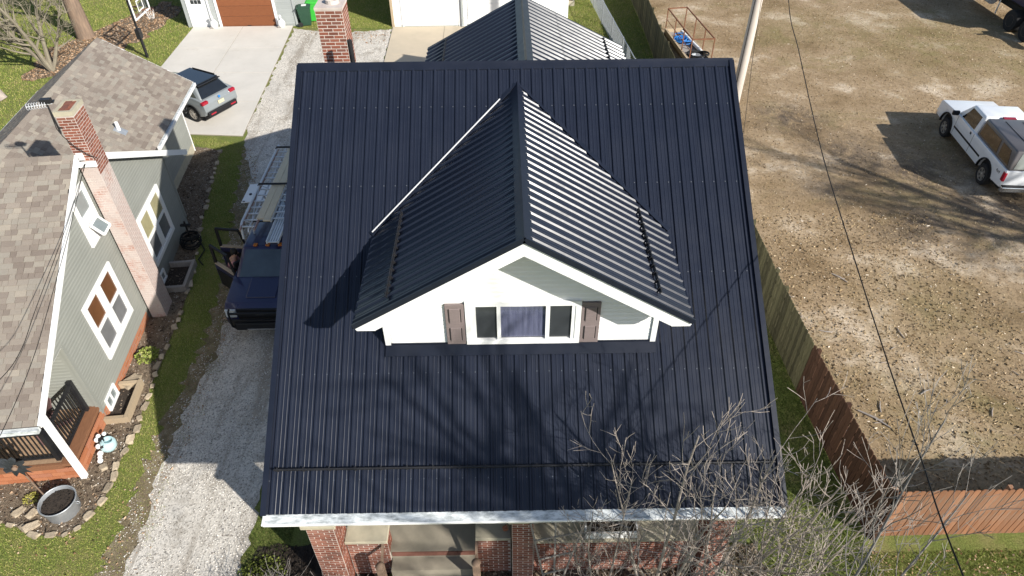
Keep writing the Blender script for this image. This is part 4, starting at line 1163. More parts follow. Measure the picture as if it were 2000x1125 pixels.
# antenna and mast strapped to the chimney
an = thing('roof_antenna', 'small rooftop antenna with looped elements on a dark mast strapped to the whitewashed chimney', 'antenna', LW(CV0-.05, CB0+.0, 6.25), LH_RZ)
q = MB(); q.tube([(0,0,-.05),(0,0,.78)], .022, 8); q.bar((0,0,.1),(.1,0,.1),.03,.03); q.build('mast', m['black'], an)
q = MB(); q.tube([(-.42,-.1,.72),(.12,.02,.72)], .014, 6); q.build('boom', m['alu'], an)
for i in range(8):
    x = -.40+i*.055; q = MB(); q.ring((x,-.1+(x+.42)*.2,.72), (1,.15,0), .075, .007, 14, 4); q.build('element', m['alu'], an)
q = MB(); q.obox((.0,.02,.80), (.12,0,0), (0,.07,0), (0,0,.05)); q.obox((.08,.08,.74), (.06,.02,0), (-.02,.08,0), (0,0,.015)); q.build('amplifier_box', m['black'], an, bevel=.01)
q = MB(); q.tube([(0,-.02,.6),(-.02,-.05,.1),(.05,-.07,-.1),(.2,-.08,-.35),(.42,-.07,-.62),(.6,-.05,-.75)], .011, 5); q.build('cable', m['wire'], an)

# ------------------------------------------------------------------ detached metal-roofed garage behind the house
gX, gZ, gE, gL, gR_, gY0, gY1 = .75, 4.62, 2.45, -3.30, 5.12, 22.75, 29.5
g1 = wthing('detached_garage', 'detached garage with black ribbed metal gable roof behind the house ridge', 'garage', (gX, 26.7, 0))
gl_ = Vector((gX-gL, 0, gZ-gE)); gr_ = Vector((gX-gR_, 0, gZ-gE))
roof_slope(g1, (gR_, gY0, gE), (0,1,0), gr_, gY1-gY0, gr_.length, 1.2, .40, True)
roof_slope(g1, (gL, gY1, gE), (0,-1,0), gl_, gY1-gY0, gl_.length, 1.2, .40, True)
q = MB(); q.prism([(gL+.02,gE-.02),(gX,gZ-.02),(gR_-.02,gE-.02),(gR_-.02,gE-.12),(gX,gZ-.14),(gL+.02,gE-.12)], 'y', gY0+.02, gY1-.02); q.build('roof_deck', m['black'], g1)
cap(g1, (gX,gY0-.02,gZ), (gX,gY1+.02,gZ), gl_.normalized(), gr_.normalized(), .30, .085)
for (x0, z0) in ((gL,gE),(gR_,gE)):
    for y in (gY0, gY1): 
        q = MB(); q.bar((x0,y,z0-.03),(gX,y,gZ-.03),.05,.13); q.build('rake_trim', m['roof_trim'], g1)
for sgn, s_, x0 in ((-1, gl_.normalized(), gL), (1, gr_.normalized(), gR_)):
    nn = Vector((sgn*.36,0,.93)); p0 = Vector((x0,gY0+.1,gE))+s_*.95; p1 = Vector((x0,gY1-.25,gE))+s_*.95
    q = MB()
    for h in (.04,.08): q.tube([p0+nn*h,p1+nn*h], .016, 6)
    for i in range(30): q.obox(p0.lerp(p1,(i+.5)/30)+nn*.04, (0,.015,0), s_*.045, nn*.05)
    q.build('snow_rail', m['black'], g1)
q = MB(); q.box(gL+.35, gR_-.35, gY0+.35, gY1-.35, 0, 2.5); q.prism([(gL+.35,2.5),(gX,3.85),(gR_-.35,2.5)], 'y', gY0+.35, gY1-.35); q.build('wall', m['siding_white'], g1)

# ------------------------------------------------------------------ white garage beyond
g2 = wthing('white_garage', 'plain white garage with two white roll-up doors beyond the tan concrete apron', 'garage', (-1.5, 41, 0))
q = MB(); q.box(-6.15, 3.6, 38.75, 45.5, 0, 3.6); q.build('wall', m['siding_white'], g2)
siding(g2, (0,38.748,0), (1,0,0), (0,-1,0), [(-6.1,.1),(3.55,.1),(3.55,3.5),(-6.1,3.5)], [(-5.65,-2.42,0,2.6),(-1.95,1.3,0,2.6)], m['siding_white'], .16)
q = MB(); q.box(-6.24, -6.10, 38.70, 38.86, 0, 3.6); q.build('corner_trim', m['timber'], g2)
for (a, b) in ((-5.56,-2.50),(-1.87,1.2)):
    for k in range(4):
        q = MB(); q.box(a+.01, b-.01, 38.715, 38.747, .04+k*.6, .628+k*.6)
        q.build('garage_door_panel', m['white'], g2, bevel=.008, seg=1)
    q = MB(); q.box(a-.1, a, 38.70, 38.747, 0, 2.6); q.box(b, b+.1, 38.70, 38.747, 0, 2.6); q.box(a-.1, b+.1, 38.70, 38.747, 2.601, 2.72); q.build('door_trim', m['white'], g2)
q = MB(); q.box(-2.33, -2.22, 38.60, 38.70, .12, 3.5); q.obox((-2.275,38.56,.08),(.055,0,0),(0,.09,-.03),(0,.012,.03)); q.build('downspout', m['siding_lgray'], g2)
q = MB(); q.prism([(38.45,3.6),(42.1,5.4),(45.8,3.6)], 'x', -6.5, 3.9); q.build('roof', m['shingle_dark'], g2)

# ------------------------------------------------------------------ grey garage with the brown door
g3 = wthing('grey_garage', 'light grey sided garage with a brown wood-grain door and a white side door', 'garage', (-14.6, 42, 0))
GX0, GX1, GY = -17.66, -11.62, 39.05
q = MB(); q.box(GX0, GX1, GY, 46.0, 0, 3.2); q.prism([(GX0-.3,3.2),((GX0+GX1)/2,5.0),(GX1+.3,3.2)], 'y', GY+.001, 46); q.build('wall', m['siding_lgray'], g3)
siding(g3, (0,GY-.002,0), (1,0,0), (0,-1,0), [(GX0+.08,.12),(GX1-.08,.12),(GX1-.08,3.2),(GX0+.08,3.2)], [(-17.52,-16.35,0,2.25),(-15.95,-12.62,0,2.5)], m['siding_lgray'], .12)
siding(g3, (GX1+.002,GY,0), (0,1,0), (1,0,0), [(.08,.12),(6.9,.12),(6.9,3.2),(.08,3.2)], [], m['siding_lgray'], .12)
for k in range(4):
    q = MB(); q.box(-15.80, -12.78, GY-.03, GY-.004, .03+k*.56, .578+k*.56); q.build('garage_door_panel', m['gwood'], g3, bevel=.006, seg=1)
q = MB(); q.box(-15.95, -15.81, GY-.06, GY-.003, 0, 2.45); q.box(-12.77, -12.63, GY-.06, GY-.003, 0, 2.45); q.box(-15.95,-12.63,GY-.06,GY-.003,2.451,2.6); q.build('door_trim', m['white'], g3)
q = MB(); q.box(-14.4, -14.2, GY-.05, GY-.031, .06, .09); q.build('door_handle', m['black'], g3)
q = MB(); q.box(-17.40, -16.47, GY-.04, GY-.004, .03, 2.1); sdr = q.build('side_door', m['white'], g3)
for i in range(3):
    for j in range(3):
        q = MB(); x = -17.22+i*.2; z = 1.28+j*.24; q.box(x, x+.175, GY-.047, GY-.041, z, z+.215); q.build('pane', m['glass_dark'], sdr)
q = MB(); q.box(-17.5,-17.41,GY-.05,GY-.003,0,2.2); q.box(-16.46,-16.37,GY-.05,GY-.003,0,2.2); q.box(-17.5,-16.37,GY-.05,GY-.003,2.11,2.2); q.build('door_trim', m['white'], g3)
q = MB(); q.tube([(-16.30,GY-.1,.15),(-16.30,GY-.08,2.9)], .05, 8); q.build('downspout', m['white'], g3, smooth=True)
for x in (GX0, GX1):
    q = MB(); q.box(x-.06, x+.06, GY-.05, GY+.06, 0, 3.2); q.build('corner_trim', m['siding_lgray'], g3)
q = MB(); q.prism([(GX0-.4,3.1),((GX0+GX1)/2,5.12),(GX1+.4,3.1),(GX1+.4,3.22),((GX0+GX1)/2,5.25),(GX0-.4,3.22)], 'y', GY-.3, 46.2); q.build('roof', m['shingle_dark'], g3)
# ------------------------------------------------------------------ fences
def board_mesh(w, h, name='fence_board'):
    q = MB(); c = .025
    q.prism([(-w/2,0),(w/2,0),(w/2,h-c),(w/2-c,h),(-w/2+c,h),(-w/2,h-c)], 'y', -.009, .009)
    return q.mesh(name)
def fence(root, path, h, face, mat_fn, bw=.142):
    variants = {}
    i = 0
    for (a, b) in zip(path[:-1], path[1:]):
        a, b = Vector((a[0],a[1],0)), Vector((b[0],b[1],0)); L = (b-a).length; u = (b-a)/L; n = Vector((-u.y,u.x,0))*face
        k = int(L/bw)
        for j in range(k):
            c = a+u*((j+.5)*L/k)
            mt = mat_fn(c); hv = rng.choice((0,1,2)); key = (mt.name, hv)
            if key not in variants: variants[key] = board_mesh(bw-.013, h+(-.012,0,.010)[hv])
            M4 = frame(c+n*(.03+rng.uniform(0,.006))+Vector((0,0,.012)), u, n, (0,0,1)) @ Matrix.Rotation(rng.uniform(-.006,.006), 4, 'Y')
            place('fence_board', variants[key], mt, root, M4); i += 1
        for z in (.35, .95, 1.5):
            q = MB(); q.bar(a+Vector((0,0,z)), b+Vector((0,0,z)), .04, .085); q.build('rail', mat_fn(a), root)
        for j in range(int(L/2.4)+1):
            c = a+u*min(L, j*2.4)-n*.06; q = MB(); q.box(c.x-.045,c.x+.045,c.y-.045,c.y+.045,0,h-.03); q.build('post', mat_fn(c), root)
sf = wthing('board_fence', 'long mossy board fence between the black-roofed house and the dirt lot', 'fence', (7.8, 8.0, 0))
fence(sf, [(7.97,7.70),(7.77,11.83),(7.70,15.0),(7.69,33.9),(7.79,38.5),(7.77,44)], 1.76, 1, lambda c: m['fence_brown'] if c.y < 12.0 else m['fence_mossy'])
ff = wthing('board_fence', 'orange-brown board fence crossing the front of the dirt lot', 'fence', (8.1, 7.7, 0))
fence(ff, [(8.02,7.78),(18.5,7.84)], 1.76, -1, lambda c: m['fence_orange'])

cl = wthing('chain_link_fence', 'galvanised chain-link fence beside the detached garage', 'fence', (6.05, 33.0, 0))
A, B_ = Vector((6.12,31.0,0)), Vector((5.15,44.0,0)); L = (B_-A).length; u = (B_-A)/L
q = MB(); q.tube([A+Vector((0,0,1.22)), B_+Vector((0,0,1.22))], .025, 8); q.build('top_rail', m['galv'], cl, smooth=True)
for i in range(6):
    p = A+u*(L*i/5); q = MB(); q.tube([p, p+Vector((0,0,1.27))], .032, 8); q.build('post', m['galv'], cl, smooth=True)
q = MB(); k = int(L/.10)
for i in range(k):
    for sgn in (-1, 1):
        s0 = i*.10; s1 = s0+sgn*1.18
        if s1 < 0 or s1 > L: continue
        q.bar(A+u*s0+Vector((0,0,.04)), A+u*s1+Vector((0,0,1.21)), .007, .007)
q.build('wire_mesh', m['galv'], cl)['kind'] = 'stuff'

# ------------------------------------------------------------------ vehicles
def arch(cx, cz, r, n=10):
    return [(cx-r*math.cos(math.pi*i/n), cz+r*math.sin(math.pi*i/n)) for i in range(n+1)]
class Frus:
    def __init__(s, xb0, xb1, hb, xt0, xt1, ht, z0, z1): s.a = (xb0,xb1,hb,xt0,xt1,ht,z0,z1)
    def build(s, name, mat, parent, bevel=.05):
        xb0,xb1,hb,xt0,xt1,ht,z0,z1 = s.a; q = MB()
        q.add([(xb0,-hb,z0),(xb1,-hb,z0),(xb1,hb,z0),(xb0,hb,z0),(xt0,-ht,z1),(xt1,-ht,z1),(xt1,ht,z1),(xt0,ht,z1)],
              [(0,3,2,1),(4,5,6,7),(0,1,5,4),(1,2,6,5),(2,3,7,6),(3,0,4,7)])
        return q.build(name, mat, parent, bevel=bevel, seg=3, smooth=True)
    def pt(s, side, u, v):
        xb0,xb1,hb,xt0,xt1,ht,z0,z1 = s.a; L = lambda a, b, t: a+(b-a)*t
        z = L(z0,z1,v)
        if side in 'LR': return Vector((L(L(xb0,xb1,u),L(xt0,xt1,u),v), (1 if side == 'L' else -1)*L(hb,ht,v), z))
        if side == 'F': return Vector((L(xb1,xt1,v), L(-1,1,u)*L(hb,ht,v), z))
        return Vector((L(xb0,xt0,v), L(-1,1,u)*L(hb,ht,v), z))
    def pane(s, side, pts, mat, parent, name='window', off=.012):
        P = [s.pt(side,*p) for p in pts]
        n = (P[1]-P[0]).cross(P[2]-P[0]).normalized(); c = sum(P, Vector())/len(P)
        cx = Vector(((s.a[0]+s.a[1])/2, 0, (s.a[6]+s.a[7])/2))
        if n.dot(c-cx) < 0: n = -n
        q = MB(); k = len(P)
        q.add([p-n*.02 for p in P]+[p+n*off for p in P], [tuple(range(k)), tuple(range(k,2*k))]+[(i,(i+1)%k,k+(i+1)%k,k+i) for i in range(k)])
        return q.build(name, mat, parent)
def wheel(parent, x, y, r, w, rim_mat, spokes=6):
    q = MB(); sg = 1 if y > 0 else -1
    q.lathe((x,y-sg*w/2,r), (0,sg,0), [(r*.62,0),(r*.93,.01),(r,.05),(r,w-.05),(r*.93,w-.01),(r*.63,w),(r*.60,w-.05)], 28)
    o = q.build('wheel', m['rubber'], parent, smooth=True)
    q = MB(); q.lathe((x,y-sg*w/2,r), (0,sg,0), [(r*.60,w-.07),(r*.62,w-.01),(r*.56,w-.012),(r*.54,w-.075)], 24)
    for i in range(spokes):
        t = 2*math.pi*i/spokes; d = Vector((math.cos(t),0,math.sin(t)))
        q.bar(Vector((x,y+sg*(w/2-.035),r))+d*r*.1, Vector((x,y+sg*(w/2-.03),r))+d*r*.56, .07*r/.36, .03, (0,1,0))
    q.lathe((x,y-sg*w/2,r), (0,sg,0), [(r*.16,w-.06),(r*.16,w-.005),(r*.1,w+.005)], 12)
    q.build('rim', rim_mat, o)
    q = MB(); q.lathe((x,y-sg*w/2,r), (0,sg,0), [(r*.58,w-.10),(r*.58,w-.08)], 20); q.build('brake_disc', m['car_black'], o)
    return o
def body_mesh(name, prof, hw, mat, parent, bevel=.055, tuck=None):
    q = MB(); q.prism([(p[0],p[1]) for p in prof], 'y', -hw, hw)
    o = q.build(name, mat, parent, bevel=bevel, seg=3, smooth=True)
    return o
def text_mesh(s, size, name, mat, parent, mtx):
    cu = bpy.data.curves.new(name, 'FONT'); cu.body = s; cu.size = size; cu.extrude = .003; cu.align_x = 'CENTER'; cu.align_y = 'CENTER'
    tmp = bpy.data.objects.new(name, cu); COL.objects.link(tmp)
    dg = bpy.context.evaluated_depsgraph_get(); me = bpy.data.meshes.new_from_object(tmp.evaluated_get(dg))
    bpy.data.objects.remove(tmp); me.name = name; me.materials.clear()
    return place(name, me, mat, parent, mtx)

# white pickup
WB = 3.66
h_ = Vector((18.44-18.05, 25.72-21.95, 0)).normalized(); left = Vector((-h_.y, h_.x, 0))
org = Vector((18.05, 21.98, 0)) - left*.86
pk = thing('pickup_truck', 'white pickup truck with a dark grey bed topper parked on the dirt lot', 'pickup truck', org, math.atan2(h_.y, h_.x))
prof = [(-1.22,.62),(-.56,.56)]+arch(0,.46,.53)+[(.58,.46),(WB-.60,.46)]+arch(WB,.46,.55)+[(WB+.58,.52),(WB+.98,.55),(WB+1.03,.80),(WB+1.00,1.10),(WB+.90,1.19),(WB-.50,1.30),(1.50,1.27),(-1.24,1.27),(-1.25,.9)]
body_mesh('body', prof, 1.0, m['car_white'], pk, .06)
q = MB(); q.box(-1.0, WB+.7, -.86, .86, .42, .9); q.build('underbody', m['car_black'], pk)
cab = Frus(1.50, WB-.40, .955, 1.62, WB-1.05, .80, 1.24, 1.93); cab.build('cab', m['car_white'], pk, .07)
for sd_ in 'LR':
    cab.pane(sd_, [(.14,.10),(.80,.10),(.80,.55),(.86,.84),(.16,.84)], m['glass_black'], pk, 'side_window')
cab.pane('F', [(.06,.06),(.94,.06),(.92,.9),(.08,.9)], m['glass_black'], pk, 'windscreen')
tp = Frus(-1.22, 1.46, .965, -1.02, 1.44, .84, 1.272, 1.96); tp.build('topper', m['topper'], pk, .06)
for sd_ in 'LR':
    tp.pane(sd_, [(.40,.16),(.94,.16),(.94,.80),(.44,.80)], m['glass_warm'], pk, 'topper_window')
    tp.pane(sd_, [(.06,.16),(.34,.16),(.37,.80),(.13,.80)], m['glass_warm'], pk, 'topper_window')
tp.pane('B', [(.08,.1),(.92,.1),(.88,.85),(.12,.85)], m['glass_attic'], pk, 'topper_rear_window')
q = MB(); q.bar((-.9,.3,1.972),(1.2,.3,1.972),.012,.012); q.bar((-.9,-.3,1.972),(1.2,-.3,1.972),.012,.012); q.build('topper_ribs', m['car_black'], pk)
for y in (-1, 1):
    q = MB(); q.box(-1.262,-1.10, y*.99-.055, y*.99+.03, .86, 1.20); q.build('tail_light', m['lamp_red'], pk, bevel=.015)
    q = MB(); q.box(WB+.90,WB+1.035, y*.82-.16, y*.82+.16, .82, 1.05); q.build('headlight', m['lamp_clear'], pk, bevel=.02)
    q = MB(); q.bar((.62,y*1.006,.80),(WB-.65,y*1.006,.80),.014,.07); q.build('side_moulding', m['car_black'], pk)
    for cx in (0, WB):
        q = MB(); pts = arch(cx,.46,.55,12)
        for a, b in zip(pts[:-1], pts[1:]): q.bar((a[0],y*.99,a[1]),(b[0],y*.99,b[1]),.05,.075,(0,1,0))
        q.build('arch_flare', m['car_black'], pk)
    wheel(pk, 0, y*.88, .40, .27, m['rim']); wheel(pk, WB, y*.88, .40, .27, m['rim'])
    q = MB(); q.obox((WB-.55,y*1.10,1.33),(.06,0,0),(0,.13,0),(0,0,.09)); q.build('wing_mirror', m['car_black'], pk, bevel=.03)
    q = MB(); q.box(1.72,1.80,y*1.004-.012,y*1.004+.012,1.12,1.20); q.build('door_handle', m['car_black'], pk)
    q = MB(); q.box(1.50,1.515,y*1.0-.004,y*1.0+.004,.5,1.26); q.box(2.98,2.99,y*1.0-.004,y*1.0+.004,.5,1.26); q.build('door_seam', m['car_black'], pk)
    text_mesh('4x4', .17, 'lettering', m['car_black'], pk, Matrix(((-1 if y > 0 else 1,0,0,-.78),(0,0,y,y*1.003),(0,1,0,1.02),(0,0,0,1))))
q = MB(); q.box(-1.40,-1.24,-.98,.98,.50,.70); q.build('rear_bumper', m['chrome'], pk, bevel=.03)
q = MB(); q.box(-1.41,-1.26,-.96,.96,.705,.73); q.build('bumper_pad', m['car_black'], pk)
q = MB(); q.box(-1.415,-1.401,-.16,.16,.54,.67); q.build('licence_plate', m['plate'], pk)
q = MB(); q.box(-1.262,-1.255,-.22,.22,1.05,1.13); q.build('tailgate_handle', m['car_black'], pk)
q = MB(); q.box(WB+.95,WB+1.15,-.98,.98,.48,.72); q.build('front_bumper', m['chrome'], pk, bevel=.03)
q = MB(); q.box(1.46,1.60,-.22,.22,1.92,1.955); q.build('cab_lamp', m['lamp_red'], pk)

# grey compact SUV
h2 = Vector((-.87,.49,0)).normalized(); l2 = Vector((-h2.y,h2.x,0)); org = Vector((-13.50,27.70,.05)) - l2*.80
sv = thing('suv', 'grey compact suv with a dark roof parked on the concrete driveway', 'car', org, math.atan2(h2.y,h2.x))
W2 = 2.64
prof = [(-.78,.45),(-.46,.36)]+arch(0,.37,.43)+[(.47,.30),(W2-.48,.30)]+arch(W2,.37,.43)+[(W2+.46,.34),(W2+.80,.36),(W2+.86,.70),(W2+.74,.92),(W2-.20,1.06),(W2-.75,1.10),(-.35,1.16),(-.74,1.10),(-.86,.95),(-.90,.66)]
body_mesh('body', prof, .905, m['car_grey'], sv, .09)
q = MB(); q.box(-.6, W2+.6, -.76, .76, .26, .8); q.build('underbody', m['car_black'], sv)
gh = Frus(-.70, W2-.62, .84, -.28, W2-1.35, .64, 1.06, 1.62); gh.build('cabin', m['car_grey'], sv, .09)
q = MB(); q.box(-.34, W2-1.30, -.62, .62, 1.60, 1.645); q.build('roof_panel', m['glass_black'], sv, bevel=.02)
for sd_ in 'LR':
    gh.pane(sd_, [(.30,.12),(.60,.12),(.60,.82),(.30,.82)], m['glass_black'], sv, 'side_window')
    gh.pane(sd_, [(.62,.12),(.93,.12),(.88,.82),(.62,.82)], m['glass_black'], sv, 'side_window')
    gh.pane(sd_, [(.08,.2),(.28,.14),(.28,.80),(.14,.7)], m['glass_black'], sv, 'quarter_window')
gh.pane('B', [(.05,.10),(.95,.10),(.92,.92),(.08,.92)], m['glass_black'], sv, 'rear_window')
gh.pane('F', [(.06,.06),(.94,.06),(.92,.9),(.08,.9)], m['glass_black'], sv, 'windscreen')
q = MB(); q.obox((-.42,0,1.60),(.10,0,-.02),(0,.60,0),(.002,0,.018)); q.build('spoiler', m['car_black'], sv, bevel=.012)
q = MB(); q.bar((-.50,-.15,1.26),(-.60,.42,1.21),.02,.02); q.build('rear_wiper', m['car_black'], sv)
for y in (-1, 1):
    q = MB(); q.obox((-.79,y*.76,1.00),(.075,0,.01),(0,.16,0),(-.01,0,.075)); q.build('tail_light', m['lamp_red'], sv, bevel=.03)
    q = MB(); q.obox((W2+.72,y*.68,.84),(.10,0,0),(0,.18,0),(0,0,.05)); q.build('headlight', m['lamp_clear'], sv, bevel=.02)
    for cx in (0, W2):
        q = MB(); pts = arch(cx,.37,.44,12)
        for a, b in zip(pts[:-1], pts[1:]): q.bar((a[0],y*.90,a[1]),(b[0],y*.90,b[1]),.04,.06,(0,1,0))
        q.build('arch_flare', m['car_black'], sv)
    wheel(sv, 0, y*.79, .36, .23, m['rim'], 7); wheel(sv, W2, y*.79, .36, .23, m['rim'], 7)
    q = MB(); q.bar((.5,y*.90,.36),(W2-.5,y*.90,.36),.03,.12); q.build('sill', m['car_black'], sv)
    q = MB(); q.box(.75,.90,y*.912-.012,y*.912+.012,.93,.96); q.box(1.65,1.80,y*.912-.012,y*.912+.012,.93,.96); q.build('door_handle', m['car_grey'], sv)
    q = MB(); q.bar((-.2,y*.60,1.67),(W2-1.5,y*.60,1.67),.03,.03); q.build('roof_rail', m['car_black'], sv)
q = MB(); q.box(-.935,-.80,-.80,.80,.36,.60); q.build('rear_bumper', m['car_black'], sv, bevel=.04)
q = MB(); q.box(-.925,-.885,-.16,.16,.76,.90); q.build('licence_plate', m['plate'], sv)
q = MB(); q.box(-.945,-.92,.42,.70,.46,.52); q.box(-.945,-.92,-.70,-.42,.46,.52); q.build('reflector', m['lamp_red'], sv)
q = MB(); q.lathe((-.86,0,1.03),(-1,0,0.1),[(.055,0),(.055,.02),(.03,.022)],16); q.build('badge', m['blue_hose'], sv)

# dark blue service truck with ladder rack (front towards the camera)
st = thing('service_truck', 'dark blue crew-cab service truck with open doors and a loaded ladder rack', 'truck', (-7.02, 19.1, 0), R(-90))
W3 = 3.95
prof = [(-1.35,.62),(-.56,.56)]+arch(0,.46,.54)+[(.60,.46),(W3-.60,.46)]+arch(W3,.46,.54)+[(W3+.58,.55),(W3+.86,.58),(W3+.90,.85),(W3+.86,1.16),(W3+.72,1.26),(W3-.26,1.38),(1.15,1.36),(1.14,1.30),(-1.35,1.30)]
body_mesh('body', prof, .98, m['car_navy'], st, .07)
q = MB(); q.box(-1.2, W3+.7, -.84, .84, .42, .9); q.build('underbody', m['car_black'], st)
c3 = Frus(1.16, W3-.22, .93, 1.22, W3-.92, .74, 1.34, 2.0); c3.build('cab', m['car_navy'], st, .07)
c3.pane('F', [(.06,.06),(.94,.06),(.92,.9),(.08,.9)], m['windscreen'], st, 'windscreen')
c3.pane('L', [(.55,.1),(.92,.1),(.88,.84),(.55,.84)], m['glass_black'], st, 'side_window'); c3.pane('L', [(.06,.1),(.50,.1),(.50,.84),(.10,.84)], m['glass_black'], st, 'side_window')
c3.pane('R', [(.04,.02),(.95,.02),(.90,.9),(.06,.9)], m['car_black'], st, 'door_opening', .004)
q = MB(); q.box(1.25, W3-.45, -.985, -.979, .55, 1.33); q.build('doorway', m['car_black'], st)
for i, y in enumerate((-.36,0,.36)):
    q = MB(); q.box(W3-1.02, W3-.90, y-.06, y+.06, 2.0, 2.055); q.build('roof_marker', m['amber'], st, bevel=.015)
q = MB(); q.obox((W3+.20,0,1.345),(.36,0,-.05),(0,.42,0),(.0,0,.018)); q.build('bonnet_bulge', m['car_navy'], st, bevel=.016)
for y in (-.16,.16):
    q = MB(); q.box(W3-.16,W3-.08,y-.04,y+.04,1.365,1.39); q.build('washer_nozzle', m['car_black'], st)
q = MB(); q.bar((W3-.32,-.7,1.40),(W3-.36,.0,1.41),.03,.02); q.bar((W3-.32,.1,1.40),(W3-.36,.75,1.41),.03,.02); q.build('wipers', m['car_black'], st)
q = MB(); q.box(W3+.84,W3+.93,-.62,.62,.78,1.16); gr = q.build('grille', m['car_black'], st)
for z in (.86,.97,1.08):
    q = MB(); q.box(W3+.925,W3+.945,-.60,.60,z-.018,z+.018); q.build('grille_bar', m['car_black'], gr)
q = MB(); q.box(W3+.94,W3+.955,-.12,.12,.99,1.025); q.build('badge', m['chrome'], gr)
q = MB(); q.prism([(W3+.50,-1.08),(W3+.74,-1.08),(W3+1.06,-.74),(W3+1.06,.74),(W3+.74,1.08),(W3+.50,1.08)], 'z', .48, .76); q.build('front_bumper', m['car_black'], st, bevel=.04)
q = MB(); q.box(W3+1.055,W3+1.07,-.42,.42,.52,.56); q.build('bumper_strip', m['chrome'], st)
q = MB()
for y in (-.8,.8): q.tube([(W3+.95,y,.5),(W3+1.1,y,.7),(W3+1.08,y,1.18),(W3+.98,y,1.24)], .03, 6)
q.bar((W3+1.08,-.8,1.16),(W3+1.08,.8,1.16),.05,.05); q.bar((W3+1.09,-.8,.92),(W3+1.09,.8,.92),.05,.05); q.build('grille_guard', m['car_black'], st)
for y in (-1, 1):
    q = MB(); q.box(W3+.74,W3+.91,y*.82-.16,y*.82+.15,.86,1.14); q.build('headlight', m['lamp_clear'], st, bevel=.02)
    wheel(st, 0, y*.86, .40, .27, m['rim']); wheel(st, W3, y*.86, .40, .27, m['rim'])
    q = MB(); q.box(-1.38,1.12,y*.82-.19,y*.82+.19,.72,1.36); q.build('tool_box', m['car_navy'] if y > 0 else m['white'], st, bevel=.02)
q = MB(); q.obox((-.90,-1.50,1.30),(.56,0,0),(0,.42,.03),(0,0,.016)); lid = q.build('tool_box_lid', m['white'], st)
q = MB(); q.lathe((-.80,-1.72,1.295),(0,0,1),[(.05,0),(.05,.03),(.03,.03)],12); q.box(-.40,-.36,-1.88,-1.80,1.30,1.31); q.build('latch', m['black'], lid)
# open doors on the near side (y negative is the side facing the neighbour's house)
def truck_door(name, hinge, ang, w, mirror):
    d = Vector((math.cos(ang), math.sin(ang), 0)); n = Vector((-d.y, d.x, 0)); H0 = Vector(hinge); Z = Vector((0,0,1))
    q = MB(); q.obox(H0+d*(w/2)+Z*.90, d*(w/2), n*.05, Z*.42)
    o = q.build(name, m['car_navy'], st, bevel=.03)
    q = MB(); top = 1.98
    q.bar(H0+d*.03+Z*1.33, H0+d*.16+Z*top, .05, .05); q.bar(H0+d*(w-.04)+Z*1.33, H0+d*(w-.06)+Z*top, .07, .07); q.bar(H0+d*.14+Z*top, H0+d*(w-.04)+Z*top, .06, .07); q.build('window_frame', m['car_black'], o)
    q = MB(); q.bar(H0+d*.05+Z*1.335, H0+d*(w-.05)+Z*1.335, .11, .025); q.build('sill_strip', m['timber'], o)
    q = MB(); q.obox(H0+d*(w/2)+Z*.85+n*.055*(1), d*(w/2-.1), n*.012, Z*.3); q.build('inner_panel', m['car_black'], o)
    if mirror:
        q = MB(); c = H0+d*.22+n*(-.26)+Z*1.42; q.bar(H0+d*.18+Z*1.36, c, .05, .05); q.obox(c, d*.05, n*.12, Z*.15); mm = q.build('wing_mirror', m['car_black'], o, bevel=.03)
        q = MB(); q.obox(c+d*.055, d*.004, n*.10, Z*.12); q.build('mirror_glass', m['chrome'], mm)
        q = MB(); q.obox(c-Z*.19-n*.02, d*.03, n*.03, Z*.025); q.build('indicator', m['lamp_red'], mm)
    return o
truck_door('door', (W3-.42,-.97,0), R(180+52), 1.02, True)
truck_door('door', (2.22,-.97,0), R(180+82), .92, False)
rk_ = MB(); 
for y in (-.56, .62):
    rk_.tube([(2.72,y*1.38,2.05),(2.66,y*1.38,2.44),(2.5,y*1.38,2.50),(-2.0,y*1.38,2.50)], .036, 8); rk_.tube([(2.4,y*1.38,2.50),(2.4,y,2.38),(.5,y*1.38,2.50),(.5,y,2.38)], .016, 5); rk_.tube([(2.75,y*1.0,2.30),(2.70,y,2.38),(-2.0,y,2.38)], .026, 8); rk_.tube([(2.72,y,2.22),(-1.9,y,2.20)], .02, 6)
for x in (2.4,.9,-.6,-1.35):
    for y in (-.56,.62): rk_.tube([(x,y,1.34 if x < 1.2 else 2.0),(x,y,2.38)], .024, 6)
rk_.build('ladder_rack', m['alu'], st, smooth=True)
for x in (-1.75, .55):
    q = MB(); q.tube([(x,-.80,2.50),(x,-.76,2.57),(x,.74,2.57)], .036, 6); q.build('crossbar', m['black'], st)
q = MB(); q.tube([(2.2,-.6,2.30),(2.2,.66,2.30)], .025, 6); q.build('crossbar', m['black'], st)
q = MB()
for i in range(7): q.bar((1.3+i*.18,-.1,2.06),(1.36+i*.18,.5,2.06),.04,.03)
q.build('roof_grid', m['black'], st)

